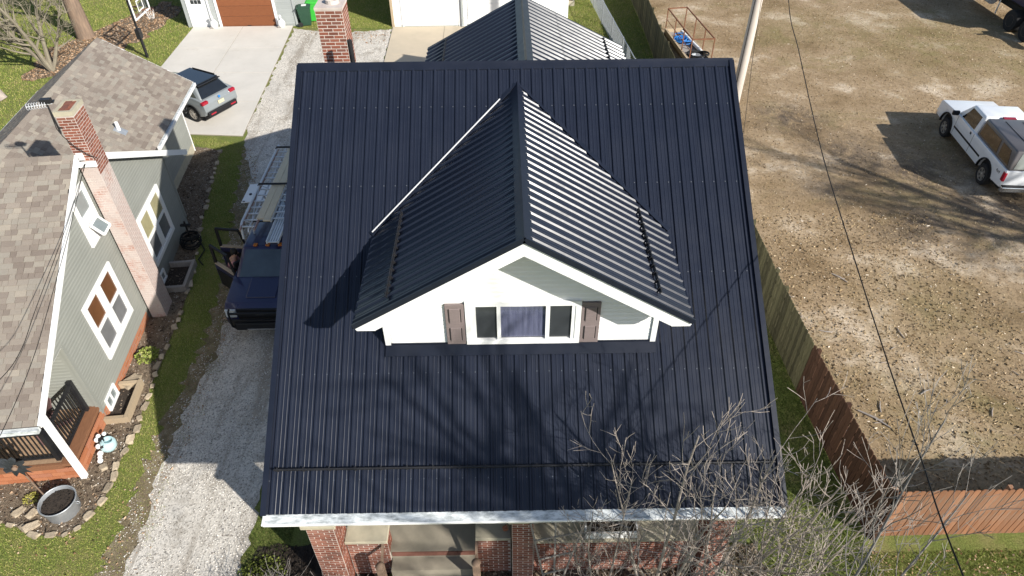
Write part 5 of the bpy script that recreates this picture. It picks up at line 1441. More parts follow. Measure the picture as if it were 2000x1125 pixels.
def ladder(name, label, x0, x1, ya, yb, z, n, mat):
    t = wthing(name, label, 'ladder', ((x0+x1)/2, ya, z), 0, 'ladders on the truck rack')
    for x in (x0, x1):
        q = MB(); q.bar((x,ya,z),(x,yb,z),.035,.075); q.build('side_rail', mat, t)
    for i in range(n):
        y = ya+.15+(yb-ya-.3)*i/(n-1); q = MB(); q.bar((x0,y,z),(x1,y,z),.04,.03); q.build('rung', m['alu'], t)
    return t
m['ladder_pink'] = M('fibreglass_rail', (0.40,0.27,0.24), (0.33,0.22,0.20), 4, 0.6)
ladder('ladder', 'long ladder with pinkish rails on the rack, left of the pale planks', -7.78, -7.36, 16.3, 20.9, 2.44, 14, m['ladder_pink'])
ladder('ladder', 'long aluminium ladder on the rack, right of the pale planks', -6.98, -6.54, 16.7, 20.8, 2.44, 13, m['alu'])
for (x, ya, yb, z, lb) in ((-7.30,16.75,21.55,2.49,'pale wooden plank on the ladder rack, the one nearer the white lid'), (-7.09,16.65,21.75,2.49,'pale wooden plank on the ladder rack, the one nearer the black roof')):
    q = MB(); q.box(x-.10,x+.10,ya,yb,z-.02,z+.025); tag(q.build('plank', m['plank']), lb, 'plank', 'planks on the truck rack')
ap = wthing('walk_plank', 'perforated aluminium walk plank lying over the truck cab roof', 'plank', (-6.72,16.2,2.36))
q = MB(); q.box(-6.87,-6.57,15.75,17.6,2.36,2.385); q.build('deck', m['alu'], ap)
q = MB(); q.box(-6.90,-6.868,15.75,17.6,2.33,2.42); q.build('side_rail', m['alu'], ap)
q = MB(); q.box(-6.572,-6.54,15.75,17.6,2.33,2.42); q.build('side_rail', m['alu'], ap)
q = MB()
for i in range(30):
    for j in range(4): q.box(-6.83+j*.07-.012,-6.83+j*.07+.012,15.80+i*.06,15.83+i*.06,2.3855,2.388)
q.build('grip_holes', m['car_black'], ap)['kind'] = 'stuff'

# person leaning in at the open door
def skin_obj(name, verts, edges, radii, mat, parent=None, sub=2):
    me = bpy.data.meshes.new(name); me.from_pydata([tuple(v) for v in verts], edges, [])
    o = place(name, me, mat, parent)
    sk = o.modifiers.new('skin', 'SKIN'); sk.use_smooth_shade = True
    if not me.skin_vertices: return o
    for i, r in enumerate(radii):
        rr = r if isinstance(r, tuple) else (r, r); me.skin_vertices[0].data[i].radius = rr
    me.skin_vertices[0].data[0].use_root = True
    sb_ = o.modifiers.new('sub', 'SUBSURF'); sb_.levels = sub; sb_.render_levels = sub
    return o
PV = [(0,0,.93),(.03,0,1.12),(.12,0,1.32),(.17,0,1.44),(.20,0,1.54),(.24,0,1.62),(.25,0,1.74),
      (.0,.10,.88),(.02,.11,.48),(-.02,.12,.09),(.10,.12,.04), (.0,-.10,.88),(-.06,-.11,.48),(-.14,-.12,.09),(-.02,-.12,.04),
      (.16,.19,1.42),(.30,.24,1.18),(.52,.20,1.14), (.16,-.19,1.42),(.28,-.26,1.18),(.50,-.24,1.10)]
PE = [(0,1),(1,2),(2,3),(3,4),(4,5),(5,6),(0,7),(7,8),(8,9),(9,10),(0,11),(11,12),(12,13),(13,14),(3,15),(15,16),(16,17),(3,18),(18,19),(19,20)]
PR = [.13,.12,.14,.12,.055,.085,.09,.09,.06,.045,.04,.09,.06,.045,.04,.06,.045,.035,.06,.045,.035]
per = skin_obj('person', PV, PE, PR, m['skin'])
tag(per, 'person in a pink shirt leaning in at the open door of the dark blue truck', 'person')
per.location = (-8.36, 16.12, 0); per.rotation_euler = (0,0,R(20))
skin_obj('shirt', [PV[i] for i in (0,1,2,3,15,16,18,19)], [(0,1),(1,2),(2,3),(3,4),(4,5),(3,6),(6,7)], [(.155,.15),(.145,.14),(.165,.16),(.13,.13),.08,.062,.08,.062], m['pink'], per)
skin_obj('trousers', [PV[i] for i in (0,7,8,9,11,12,13)], [(0,1),(1,2),(2,3),(0,4),(4,5),(5,6)], [.145,.105,.075,.062,.105,.075,.062], m['denim'], per)
q = MB(); q.lathe((.235,0,1.66),(.12,0,1),[(.098,-.02),(.108,.05),(.10,.11),(.06,.155),(.0,.165)],14); q.build('hair', m['hair'], per, smooth=True)
for s_ in (-1, 1):
    hx, hy, hz = (.52,.20,1.14) if s_ > 0 else (.50,-.24,1.10)
    for k in range(4):
        q = MB(); y = hy+(k-1.5)*.021; q.tube([(hx,y,hz),(hx+.06,y,hz-.01),(hx+.09+.008*(k in (1,2)),y,hz-.035)], [.011,.010,.008], 6); q.build('finger', m['skin'], per, smooth=True)
    q = MB(); q.tube([(hx,hy-s_*.03,hz+.0),(hx+.045,hy-s_*.065,hz-.01)], [.013,.010], 6); q.build('thumb', m['skin'], per, smooth=True)
    q = MB(); q.lathe((.23,s_*.09,1.655),(0,s_,0),[(.025,0),(.03,.012),(.02,.02)],10); q.build('ear', m['skin'], per, smooth=True)
q = MB(); q.obox((.33,0,1.64),(.022,0,0),(0,.014,0),(.0,0,.022)); q.build('nose', m['skin'], per, bevel=.008)

# six-wheeled truck at the far corner of the lot
bt = wthing('flatbed_truck', 'big dark blue truck with tandem rear wheels at the far right corner of the lot', 'truck', (28.6, 37.5, 0))
q = MB(); q.box(27.9,28.2,33.5,46,.85,1.12); q.box(29.0,29.3,33.5,46,.85,1.12); q.build('chassis', m['car_black'], bt)
q = MB(); q.box(27.35,29.85,35.9,43.4,1.45,2.9); q.build('bed', m['car_navy'], bt, bevel=.05)
q = MB(); q.box(27.3,29.9,43.8,46.4,1.0,3.1); q.build('cab', m['car_navy'], bt, bevel=.15)
q = MB(); q.box(27.3,27.34,38.3,38.36,.5,1.4); q.box(27.36,27.9,35.0,35.04,1.35,1.5); q.build('mudguard', m['alu'], bt)
q = MB(); q.tube([(27.5,39.2,1.0),(27.5,41.0,1.0)],.3,14); q.build('fuel_tank', m['alu'], bt, smooth=True)
def big_wheel(x, y, r=.56, w=.60):
    q = MB(); q.lathe((x,y,r),(1,0,0),[(r*.55,0),(r*.95,.015),(r,.05),(r,w-.05),(r*.95,w-.01),(r*.5,w)],28); o = q.build('wheel', m['rubber'], bt, smooth=True)
    q = MB(); q.lathe((x,y,r),(1,0,0),[(r*.55,.02),(r*.53,-.004),(r*.46,.02),(r*.36,.12),(r*.20,.13),(r*.17,.03),(r*.08,.02)],22); q.build('rim', m['rim_rust'], o, smooth=True)
for y in (35.6, 37.05, 44.8): big_wheel(27.38, y)
for y in (35.6, 37.05, 44.8): big_wheel(29.25, y)
# ------------------------------------------------------------------ pole and wires
q = MB(); q.tube([(10.50,29,0),(10.52,29,4),(10.54,29,11.5)], [.215,.20,.16], 16); po = thing('utility_pole', 'tall pale wooden utility pole standing behind the right end of the black roof', 'utility pole', (0,0,0))
q.build('pole', m['pole'], po, smooth=True)
q = MB(); q.bar((9.6,28.82,10.4),(11.5,28.82,10.4),.1,.12); q.build('crossarm', m['pole'], po)
q = MB(); q.tube([(10.33,28.82,0),(10.36,28.82,6)], .014, 5); q.build('ground_wire', m['wire'], po)
def wire_obj(name, pts, r, label, group=None, n=5):
    pts = [Vector(p) for p in pts]; out = []
    for i in range(len(pts)-1):                     # Catmull-Rom through the points
        p0 = pts[max(0,i-1)]; p1 = pts[i]; p2 = pts[i+1]; p3 = pts[min(len(pts)-1,i+2)]
        for k in range(8):
            t = k/8; out.append(.5*((2*p1)+(p2-p0)*t+(2*p0-5*p1+4*p2-p3)*t*t+(3*p1-p0-3*p2+p3)*t**3))
    out.append(pts[-1])
    q = MB(); q.tube(out, r, n); o = q.build(name, m['wire'], None, smooth=True)
    return tag(o, label, 'cable', group)
WP = [(10.5,28.82,10.4),(9.0,24.4,9.3),(7.55,18.56,8.03),(7.17,16.23,7.6),(6.56,12.54,7.05),(6.07,9.52,6.84),(5.64,6.94,6.74),(5.35,5.14,6.71),(5.1,3.61,6.72),(4.5,-1,7.0),(3.8,-6,7.6)]
wire_obj('power_line', WP, .0105, 'thick twisted black cable sagging over the dirt lot from the pole')
tw = [Vector(p) for p in WP]
q = MB(); pts = []
for i in range(len(tw)-1):
    k = max(2, int((tw[i+1]-tw[i]).length/.18))
    for j in range(k):
        p = tw[i].lerp(tw[i+1], j/k); a = len(pts)*1.1; pts.append(p+Vector((.026*math.cos(a),0,.026*math.sin(a)-.01)))
LS = LW
def lw3(v, b, z): return Vector(LW(v, b, z))
wire_obj('service_wire', [lw3(.3,5.6,5.40),lw3(.42,3.4,4.95),lw3(.56,1,4.63),lw3(1.0,-.5,4.9),lw3(1.6,-2,5.64),lw3(2.2,-4,6.8)], .007, 'thin black service wire from the grey gable, the one leaving at the left picture edge', 'service wires of the grey house')
wire_obj('service_wire', [lw3(.3,5.5,5.40),lw3(.5,3.4,4.92),lw3(.79,1,4.6),lw3(1.0,-.5,4.5),lw3(1.13,-2,4.47),lw3(1.3,-4,4.6)], .007, 'thin black service wire from the grey gable, the one nearer the white rake', 'service wires of the grey house')
wire_obj('guy_wire', [(10.4,28.9,8.0),(9.75,26.2,4.0),(9.3,24.0,1.2),(9.2,23.6,.0)], .010, 'thin straight stay wire running down from the pale utility pole')

# ------------------------------------------------------------------ window wells, stones, garden things
for (b0, b1, w_, lb) in ((1.68,2.78,.50,'pale timber window-well frame beside the front porch of the grey house'), (6.82,7.98,.72,'grey timber window-well frame in the shade by the truck')):
    t_ = thing('window_well', lb, 'window well', LW(.02, (b0+b1)/2), LH_RZ)
    L = b1-b0; mt = m['timber'] if b0 < 3 else m['bleached']
    for (x0, x1, y0, y1) in ((.0,w_,-L/2-.1,-L/2),(.0,w_,L/2,L/2+.1),(w_-.0,w_+.1,-L/2-.1,L/2+.1)):
        q = MB(); q.box(x0+.001, x1-.001, y0, y1, -.02, .22 if x0 < .1 else .235); q.build('timber', mt, t_)
    q = MB(); q.box(.002, w_-.003, -L/2+.003, L/2-.003, .0, .035); q.build('well_bottom', m['soil'], t_)

def rock_mesh(seed, sx, sy, sz):
    g = random.Random(seed); bm = bmesh.new(); bmesh.ops.create_icosphere(bm, subdivisions=2, radius=1)
    for v in bm.verts:
        c = v.co; k = 1+g.uniform(-.2,.2)
        c = Vector((max(-.66,min(.66,c.x))*k, max(-.66,min(.66,c.y))*k, max(-.5,min(.5,c.z))*(1+g.uniform(-.06,.06))))
        v.co = Vector((c.x*sx, c.y*sy, c.z*sz))
    me = bpy.data.meshes.new('stone'); bm.to_mesh(me); bm.free()
    me.materials.append(m['stone']); return me
RV = [rock_mesh(i, *s) for i, s in enumerate(((.21,.13,.10),(.17,.14,.09),(.25,.14,.09),(.15,.12,.10),(.19,.16,.07)))]
def along(path, step):
    out = []; acc = 0
    for a, b in zip(path[:-1], path[1:]):
        L = math.hypot(b[0]-a[0], b[1]-a[1]); s = acc
        while s < L:
            f = s/L; out.append((a[0]+(b[0]-a[0])*f, a[1]+(b[1]-a[1])*f, math.atan2(b[1]-a[1], b[0]-a[0]))); s += step*rng.uniform(.85,1.25)
        acc = s-L
    return out
ORD = ['first','second','third','fourth','fifth','sixth','seventh','eighth','ninth','tenth','eleventh','twelfth','thirteenth','fourteenth','fifteenth','sixteenth','seventeenth','eighteenth','nineteenth','twentieth']
cnt = {}
for (x, y, a) in along([(-12.1,8.48)]+BEDL[2:], .34):
    if y > 11 and rng.random() < .25: continue
    v_ = rng.randrange(5)
    o = bpy.data.objects.new('edging_stone', RV[v_]); COL.objects.link(o)
    o.location = (x+rng.uniform(-.05,.05), y+rng.uniform(-.05,.05), .05); o.rotation_euler = (rng.uniform(-.1,.1), rng.uniform(-.1,.1), a+rng.uniform(-.35,.35))
    s_ = rng.uniform(.55,.95); o.scale = (s_*1.05, s_*.92, s_*rng.uniform(.5,.9))
    zone = ('in the bottom left corner, from the left' if x < -10.9 else 'round the galvanised tub, from the left' if y < 9 else 'by the blue ornament, from the tub' if y < 11 else 'by the near window well, from the porch' if y < 14.2 else 'beside the shaded truck, from the front' if y < 20 else 'behind the truck doors, from the front')
    k = cnt.get(zone, 0); cnt[zone] = k+1
    tag(o, '%s tan border stone %s' % (ORD[min(k,19)], zone), 'stone', 'edging stones round the mulch bed')
for (x, y, sc, lb) in ((-10.33,12.62,1.5,'large flat tan boulder against the orange foundation of the grey house'), (-11.02,8.62,.85,'flat stone just left of the galvanised tub'), (-10.86,8.30,.9,'flat stone at the lower left rim of the galvanised tub'), (-9.92,9.85,.9,'tan stone lying just inside the border right of the pale blue ornament'), (-11.35,8.68,.8,'pale stone in the mulch left of the metal flower pole')):
    o = bpy.data.objects.new('stone', RV[int(x*10) % 5]); COL.objects.link(o); o.location = (x, y, .06); o.scale = (sc,sc,sc*.9); o.rotation_euler = (.1,.15,rng.uniform(0,3)); tag(o, lb, 'stone')

tb = thing('galvanised_tub', 'round galvanised tub planter full of dark soil near the porch corner', 'planter', (-10.34, 8.72, 0))
q = MB(); q.lathe((0,0,0),(0,0,1),[(.34,0),(.355,.02),(.385,.38),(.40,.40),(.40,.42),(.375,.42),(.365,.33)],32); q.build('tub', m['galv'], tb, smooth=True)
q = MB(); q.lathe((0,0,.25),(0,0,1),[(.36,0),(.366,.08),(.25,.10),(.0,.115)],28)
for i in range(60):
    a, r_ = rng.uniform(0,6.28), .33*math.sqrt(rng.random()); s_ = rng.uniform(.008,.025); q.obox((r_*math.cos(a),r_*math.sin(a),.36),(s_,0,s_*.3),(0,s_*.6,0),(0,0,s_*.6))
q.build('soil', m['soil'], tb)
q = MB(); q.ring((0,0,.42),(0,0,1),.395,.012,32,6); q.build('rim', m['galv'], tb, smooth=True)
q = MB(); q.ring((.41,.02,.3),(0,1,0),.05,.008,12,5); q.ring((-.41,.02,.3),(0,1,0),.05,.008,12,5); q.build('handles', m['galv'], tb)
wf = thing('garden_spinner', 'dark metal flower spinner on a thin pole beside the galvanised tub', 'garden ornament', (-10.72, 8.90, 0))
q = MB(); q.tube([(0,0,0),(-.03,-.02,.8),(-.06,-.02,1.55)], .016, 7); q.build('pole', m['post_wood'], wf)
m['spinner'] = M('spinner_metal', (0.05,0.055,0.062), (0.03,0.033,0.038), 6, 0.5, metal=0.3)
for k in range(9):
    a = 2*math.pi*k/9; q = MB(); u = Vector((math.cos(a), .0, math.sin(a))); w_ = Vector((-math.sin(a),.35,math.cos(a)))
    c = Vector((-.06,-.06,1.58)); pts = [c+u*.05, c+u*.16+w_*.09+Vector((0,-.05,0)), c+u*.31+w_*.07+Vector((0,-.07,0)), c+u*.36, c+u*.27-w_*.06+Vector((0,.03,0)), c+u*.13-w_*.06]
    q.add(pts+[p+Vector((0,.008,0)) for p in pts], [(0,1,2,3,4,5),(11,10,9,8,7,6)]+[(i,(i+1)%6,(i+1)%6+6,i+6) for i in range(6)])
    q.build('petal', m['spinner'], wf)
q = MB(); q.lathe((-.06,-.10,1.58),(0,-1,0),[(.06,0),(.055,.03),(.02,.05)],12); q.build('hub', m['post_wood'], wf, smooth=True)
go = thing('garden_ornament', 'pale blue round pot and white knobbly stem leaning at the brick corner of the porch', 'garden ornament', LW(.34, .78), LH_RZ)
q = MB(); q.lathe((.0,.0,.02),(.25,.1,1),[(.10,0),(.17,.06),(.20,.16),(.17,.27),(.12,.30),(.13,.33),(.10,.33),(.10,.2)],20); q.build('pot', m['pale_blue'], go, smooth=True)
q = MB()
for (x, y, z, r_) in ((-.12,-.18,.10,.075),(-.10,-.28,.08,.06),(-.16,-.05,.22,.07),(-.20,.08,.32,.07),(-.18,.16,.36,.06),(-.06,.22,.36,.055),(-.08,-.36,.05,.07)): q.lathe((x,y,z-r_),(0,0,1),[(r_*.3,0),(r_*.85,r_*.5),(r_,r_),(r_*.8,r_*1.6),(r_*.2,r_*2)],10)
q.build('stem', m['white'], go, smooth=True)
q = MB(); q.obox((-.08,.06,.34),(.06,.02,0),(-.02,.05,0),(0,0,.03)); q.obox((-.02,-.1,.28),(.04,.0,0.02),(0,.05,0),(0,0,.03)); q.build('dark_holes', m['black'], go)

hc = thing('hose_coil', 'black hose coil heaped at the back corner of the grey house', 'hose', (-10.72, 18.75, 0))
q = MB()
for k in range(9): q.ring((rng.uniform(-.06,.06),rng.uniform(-.06,.06),.06+k*.055),(rng.uniform(-.2,.2),rng.uniform(-.2,.2),1),rng.uniform(.24,.36),.022,22,5)
q.tube([(.3,0,.1),(.5,-.3,.05),(.45,-.8,.04),(.7,-1.1,.04)],.022,5)
q.build('coil', m['wire'], hc)
q = MB(); q.tube([(-.05,.1,0),(-.05,.1,.95)],.03,6); q.obox((-.05,.1,.8),(.16,0,0),(0,.05,0),(0,0,.03)); q.build('stand', m['black'], hc)

# basketball hoop
bh = wthing('basketball_hoop', 'black pole basketball hoop with a clear white-framed backboard on the back lawn', 'basketball hoop', (-18.45, 34.85, 0))
q = MB(); q.tube([(-18.45,34.85,0),(-18.45,34.85,1.45)],.075,10); q.build('lower_pole', m['black'], bh, smooth=True)
q = MB(); q.tube([(-18.45,34.85,1.40),(-18.45,34.85,2.9)],.055,10); q.build('pole', m['black'], bh, smooth=True)
q = MB(); q.box(-18.56,-18.34,34.70,35.00,1.0,1.5); q.build('crank_box', m['black'], bh, bevel=.02)
q = MB()
for y in (34.6,35.4): q.bar((-18.45,34.85,2.55),(-18.05,y,2.45),.05,.05); q.bar((-18.45,34.85,2.85),(-18.05,y,3.0),.05,.05)
q.build('arm', m['black'], bh)
bx, y0, y1, z0, z1 = -18.0, 34.15, 35.95, 2.12, 3.22
q = MB(); q.box(bx-.02,bx+.02,y0,y1,z0,z0+.07); q.box(bx-.02,bx+.02,y0,y1,z1-.07,z1); q.box(bx-.02,bx+.02,y0,y0+.07,z0+.07,z1-.07); q.box(bx-.02,bx+.02,y1-.07,y1,z0+.07,z1-.07); bf = q.build('backboard_frame', m['white'], bh)
q = MB(); q.box(bx-.006,bx+.006,y0+.07,y1-.07,z0+.07,z1-.07); q.build('backboard', m['pane'], bf)
q = MB(); yc = (y0+y1)/2
q.box(bx+.008,bx+.014,yc-.32,yc+.32,z0+.24,z0+.30); q.box(bx+.008,bx+.014,yc-.32,yc+.32,z0+.70,z0+.76); q.box(bx+.008,bx+.014,yc-.32,yc-.26,z0+.30,z0+.70); q.box(bx+.008,bx+.014,yc+.26,yc+.32,z0+.30,z0+.70); q.build('target_square', m['white'], bf)
q = MB(); q.ring((bx+.36,yc,z0+.24),(0,0,1),.225,.012,24,6); q.bar((bx+.02,yc,z0+.24),(bx+.15,yc,z0+.24),.14,.03); q.build('hoop', m['rust'], bh)
q = MB()
for i in range(12):
    a = 2*math.pi*i/12; b = a+.35; q.tube([(bx+.36+.225*math.cos(a),yc+.225*math.sin(a),z0+.23),(bx+.36+.17*math.cos(b),yc+.17*math.sin(b),z0+.0),(bx+.36+.12*math.cos(a),yc+.12*math.sin(a),z0-.2)],.006,4)
q.build('net', m['white'], bh)

# wheelie bins
def bin_(name, label, loc, rz, mat):
    t_ = thing(name, label, 'wheelie bin', loc, rz); q = MB()
    q.add([(-.24,-.27,.04),(.24,-.27,.04),(.24,.25,.04),(-.24,.25,.04),(-.30,-.34,1.0),(.30,-.34,1.0),(.30,.36,1.0),(-.30,.36,1.0)], [(0,3,2,1),(4,5,6,7),(0,1,5,4),(1,2,6,5),(2,3,7,6),(3,0,4,7)]); q.build('bin_body', mat, t_, bevel=.03)
    q = MB(); q.box(-.32,.32,-.38,.40,1.0,1.05); q.obox((0,-.0,1.065),(.26,0,0),(0,.30,0),(0,0,.03)); q.build('lid', m['bin_dark'] if mat == m['bin_dark'] else m['bin_lime'], t_, bevel=.02)
    q = MB(); q.tube([(-.27,.42,.96),(.27,.42,.96)],.02,6); q.build('handle', mat, t_)
    for x in (-.28,.28):
        q = MB(); q.lathe((x-.03,.30,.13),(1,0,0),[(.03,0),(.13,.0),(.13,.06),(.03,.06)],18); w_ = q.build('wheel', m['rubber'], t_, smooth=True)
    return t_
b1 = bin_('wheelie_bin', 'dark green wheelie bin beside the grey garage corner', (-11.12, 39.15, .01), R(100), m['bin_dark'])
b2 = bin_('wheelie_bin', 'bright lime green wheelie bin behind the dark green one', (-10.78, 39.85, .01), R(95), m['bin_lime'])
q = MB(); q.box(-.14,.14,-.16,.10,1.096,1.10); q.build('lid_sticker', m['white'], b1)
for (x, lb) in ((-16.18,'white lumpy garden figure by the side door of the grey garage'), (-12.42,'white lumpy garden figure right of the brown garage door')):
    t_ = thing('garden_figure', lb, 'garden figure', (x, 38.78, .05)); q = MB()
    q.lathe((0,0,0),(0,0,1),[(.12,0),(.19,.08),(.21,.22),(.16,.36),(.08,.44),(.04,.46)],14); q.build('body', m['white'], t_, smooth=True)
    q = MB(); q.tube([(.03,-.05,.38),(.05,-.12,.52),(.04,-.15,.62)],[.06,.05,.055],8); q.lathe((.04,-.15,.58),(0,0,1),[(.03,0),(.075,.04),(.07,.10),(.02,.14)],12); q.build('head', m['white'], t_, smooth=True)
    q = MB(); q.obox((-.12,-.05,.05),(.1,0,0),(0,.09,0),(0,0,.04)); q.build('base', m['bleached'], t_, bevel=.02)

# raised bed behind the detached garage
rb = thing('raised_bed', 'small white-timbered raised bed on the lawn behind the detached garage', 'raised bed', (3.53, 42.4, 0))
for (x0,x1,y0,y1) in ((-.62,.62,-.70,-.62),(-.62,.62,.62,.70),(-.70,-.621,-.70,.70),(.621,.70,-.70,.70)):
    q = MB(); q.box(x0,x1,y0,y1,0,.28); q.build('timber', m['concrete_cap'], rb)
q = MB(); q.box(-.619,.619,-.619,.619,0,.2)
for i in range(50): q.obox((rng.uniform(-.55,.55),rng.uniform(-.55,.55),.21),(rng.uniform(.02,.06),.01,0),(-.01,rng.uniform(.02,.04),0),(0,0,.02))
q.build('soil', m['mulch'], rb)

# rusty cage by the fence and what lies in it
cg = wthing('rusty_cage', 'rusty open steel cage rack on a long low timber bed by the fence', 'cage', (9.45, 35, 0))
BLc, FLc, FRc, BRc = Vector((8.75,36.95,.30)), Vector((9.12,32.7,.30)), Vector((10.22,32.75,.30)), Vector((9.78,37.1,.30))
up1 = Vector((0,0,1.15))
q = MB(); q.bar(BLc,FLc,.10,.22); q.bar(BLc+Vector((.04,-.06,0)),BRc+Vector((-.04,-.06,0)),.08,.2); q.bar(FLc,FRc,.08,.2); q.bar(BRc,FRc,.07,.18); q.build('base_frame', m['timber'], cg)
q = MB(); q.add([BLc-Vector((0,0,.08)),FLc-Vector((0,0,.08)),FRc-Vector((0,0,.08)),BRc-Vector((0,0,.08))]+[BLc-Vector((0,0,.11)),FLc-Vector((0,0,.11)),FRc-Vector((0,0,.11)),BRc-Vector((0,0,.11))],[(0,1,2,3),(7,6,5,4),(0,4,5,1),(1,5,6,2),(2,6,7,3),(3,7,4,0)]); q.build('bed', m['bleached'], cg)
for (a, b) in ((BLc,FLc),(FRc,BRc),(BLc,BRc),(FLc,FRc)):
    q = MB(); q.bar(a+up1,b+up1,.05,.05); q.build('top_rail', m['rust'], cg)
for (a, b) in ((BLc,FLc),(BRc,FRc)):
    for f in (0,.36,.7,1):
        p = a.lerp(b,f); q = MB(); q.bar(p,p+up1,.045,.045); q.build('upright', m['rust'], cg)
q = MB(); q.bar(BLc+up1*.5,FLc+up1*.5,.025,.025); q.bar(FLc,FLc+Vector((0,0,-.3)),.08,.08); q.bar(FRc,FRc+Vector((0,0,-.3)),.08,.08); q.bar(BLc,BLc+Vector((0,0,-.3)),.08,.08); q.bar(BRc,BRc+Vector((0,0,-.3)),.08,.08); q.build('mid_rail', m['rust'], cg)
q = MB()
for k in range(14): q.ring((9.35+rng.uniform(-.12,.12),35.5+rng.uniform(-.45,.45),.28+k*.012),(rng.uniform(-.15,.15),rng.uniform(-.15,.15),1),rng.uniform(.22,.36),.022,22,5)
tag(q.build('blue_hose', m['blue_hose'], None), 'tangled bright blue hose lying in the rusty cage', 'hose')
q = MB(); q.tube([(9.55,36.6,.36),(10.0,33.9,.36)],.09,12); tag(q.build('white_pipe', m['white'], None, smooth=True), 'long white pipe lying along the inside of the rusty cage', 'pipe')
q = MB(); q.ring((9.72,33.45,.36),(.1,0,1),.52,.05,34,7); q.ring((9.80,33.4,.43),(-.1,.1,1),.44,.045,30,7); tag(q.build('black_hose', m['wire'], None, smooth=True), 'loop of thick black pipe at the near end of the rusty cage', 'pipe')
q = MB(); q.obox((9.70,33.45,.26),(.28,.04,0),(-.05,.42,0),(0,0,.02)); q.obox((9.52,33.75,.31),(.16,.03,0),(-.02,.05,0),(0,0,.03)); tag(q.build('grey_board', m['galv'], None), 'pale grey board under the black pipe loop in the cage', 'board')

# litter and sticks on the lot
def stick(x, y, L, a, r_, mt, label, group):
    q = MB(); d = Vector((math.cos(a), math.sin(a), 0)); p = Vector((x,y,.035))
    q.tube([p-d*L/2, p+Vector((-d.y,d.x,.15))*L*.05, p+d*L/2], [r_*.7,r_,r_*.5], 6)
    if L > .5: q.tube([p+d*L*.05, p+d*L*.25+Vector((-d.y,d.x,.1))*L*.16], [r_*.7,r_*.35], 5)
    return tag(q.build('stick', mt), label, 'stick', group)
from mathutils import noise as mnoise
ZN = (('just behind the orange fence', (9.2,15.5), (10.3,11.6)), ('beside the mossy fence', (8.5,9.6), (12.5,17)), ('between the mossy fence and the power line', (10,11.6), (11.8,15.5)), ('right of the power line near the picture edge', (13.5,16.5), (12,15.5)))
for zn, zx, zy in ZN:
    for mt_, cl_ in ((m['bark'],'brown'), (m['bleached'],'grey')):
        for sz, l0, l1, r_ in (('shorter',.14,.2,.013), ('longer',.32,.45,.02)):
            stick(rng.uniform(*zx), rng.uniform(*zy), rng.uniform(l0,l1), rng.uniform(0,3.14), r_, mt_, 'the %s %s stick lying %s' % (sz, cl_, zn), 'loose sticks on the dirt lot')
stick(9.42, 10.95, .85, -.75, .035, m['bleached'], 'longest pale forked branch lying on the lot behind the fence corner', None)
stick(10.62, 16.55, .55, -.9, .035, m['bark'], 'short thick stick alone on the bare ground near the mossy fence', None)
bm = bmesh.new(); bmesh.ops.create_icosphere(bm, subdivisions=3, radius=.14)
for v in bm.verts:
    n3 = mnoise.noise(v.co*14); v.co = Vector((v.co.x*.8, v.co.y*1.7, max(v.co.z,-.06)*.7))*(1+n3*.5)
me = bpy.data.meshes.new('white_bag'); bm.to_mesh(me); bm.free()
o = place('white_bag', me, m['white']); o.location = (8.62,10.45,.07); o.rotation_euler = (0,0,-.35); tag(o, 'crumpled white plastic bag on the lot by the fence top', 'litter')

# ------------------------------------------------------------------ bare trees and shrubs
def rot_axis(d, ang, g):
    a = d.orthogonal().normalized(); a.rotate(Matrix.Rotation(g.uniform(0,6.283), 3, d)); dd = d.copy(); dd.rotate(Matrix.Rotation(ang, 3, a)); return dd
def grow(q, g, p, d, L, r, depth, up=.12, wob=.22, nseg=4, kids=(3,5), kl=.62, ang=(25,55), n=5, t0=.25, rk=.55, tip=.35):
    pts = [Vector(p)]; rs = [r]; ds = [Vector(d)]; d = Vector(d).normalized()
    for i in range(nseg):
        d = (d+Vector((g.uniform(-1,1),g.uniform(-1,1),g.uniform(-1,1)))*wob+Vector((0,0,up))).normalized()
        pts.append(pts[-1]+d*(L/nseg)); rs.append(r*(1-(1-tip)*(i+1)/nseg)); ds.append(d.copy())
    rs = [max(x, .0042) for x in rs]
    q.tube(pts, rs, n, cap=True)
    if depth <= 0: return
    for k in range(g.randint(*kids)):
        t = g.uniform(t0, 1.0)*nseg; i = min(nseg-1, int(t)); f = t-i
        pp = pts[i].lerp(pts[i+1], f); rr = (rs[i]+(rs[i+1]-rs[i])*f)*rk
        grow(q, g, pp, rot_axis(ds[min(i+1,nseg)], R(g.uniform(*ang)), g), L*kl*g.uniform(.7,1.15), rr, depth-1, up, wob, max(2,nseg-1), kids, kl, ang, max(3,n-1), t0, rk, tip)

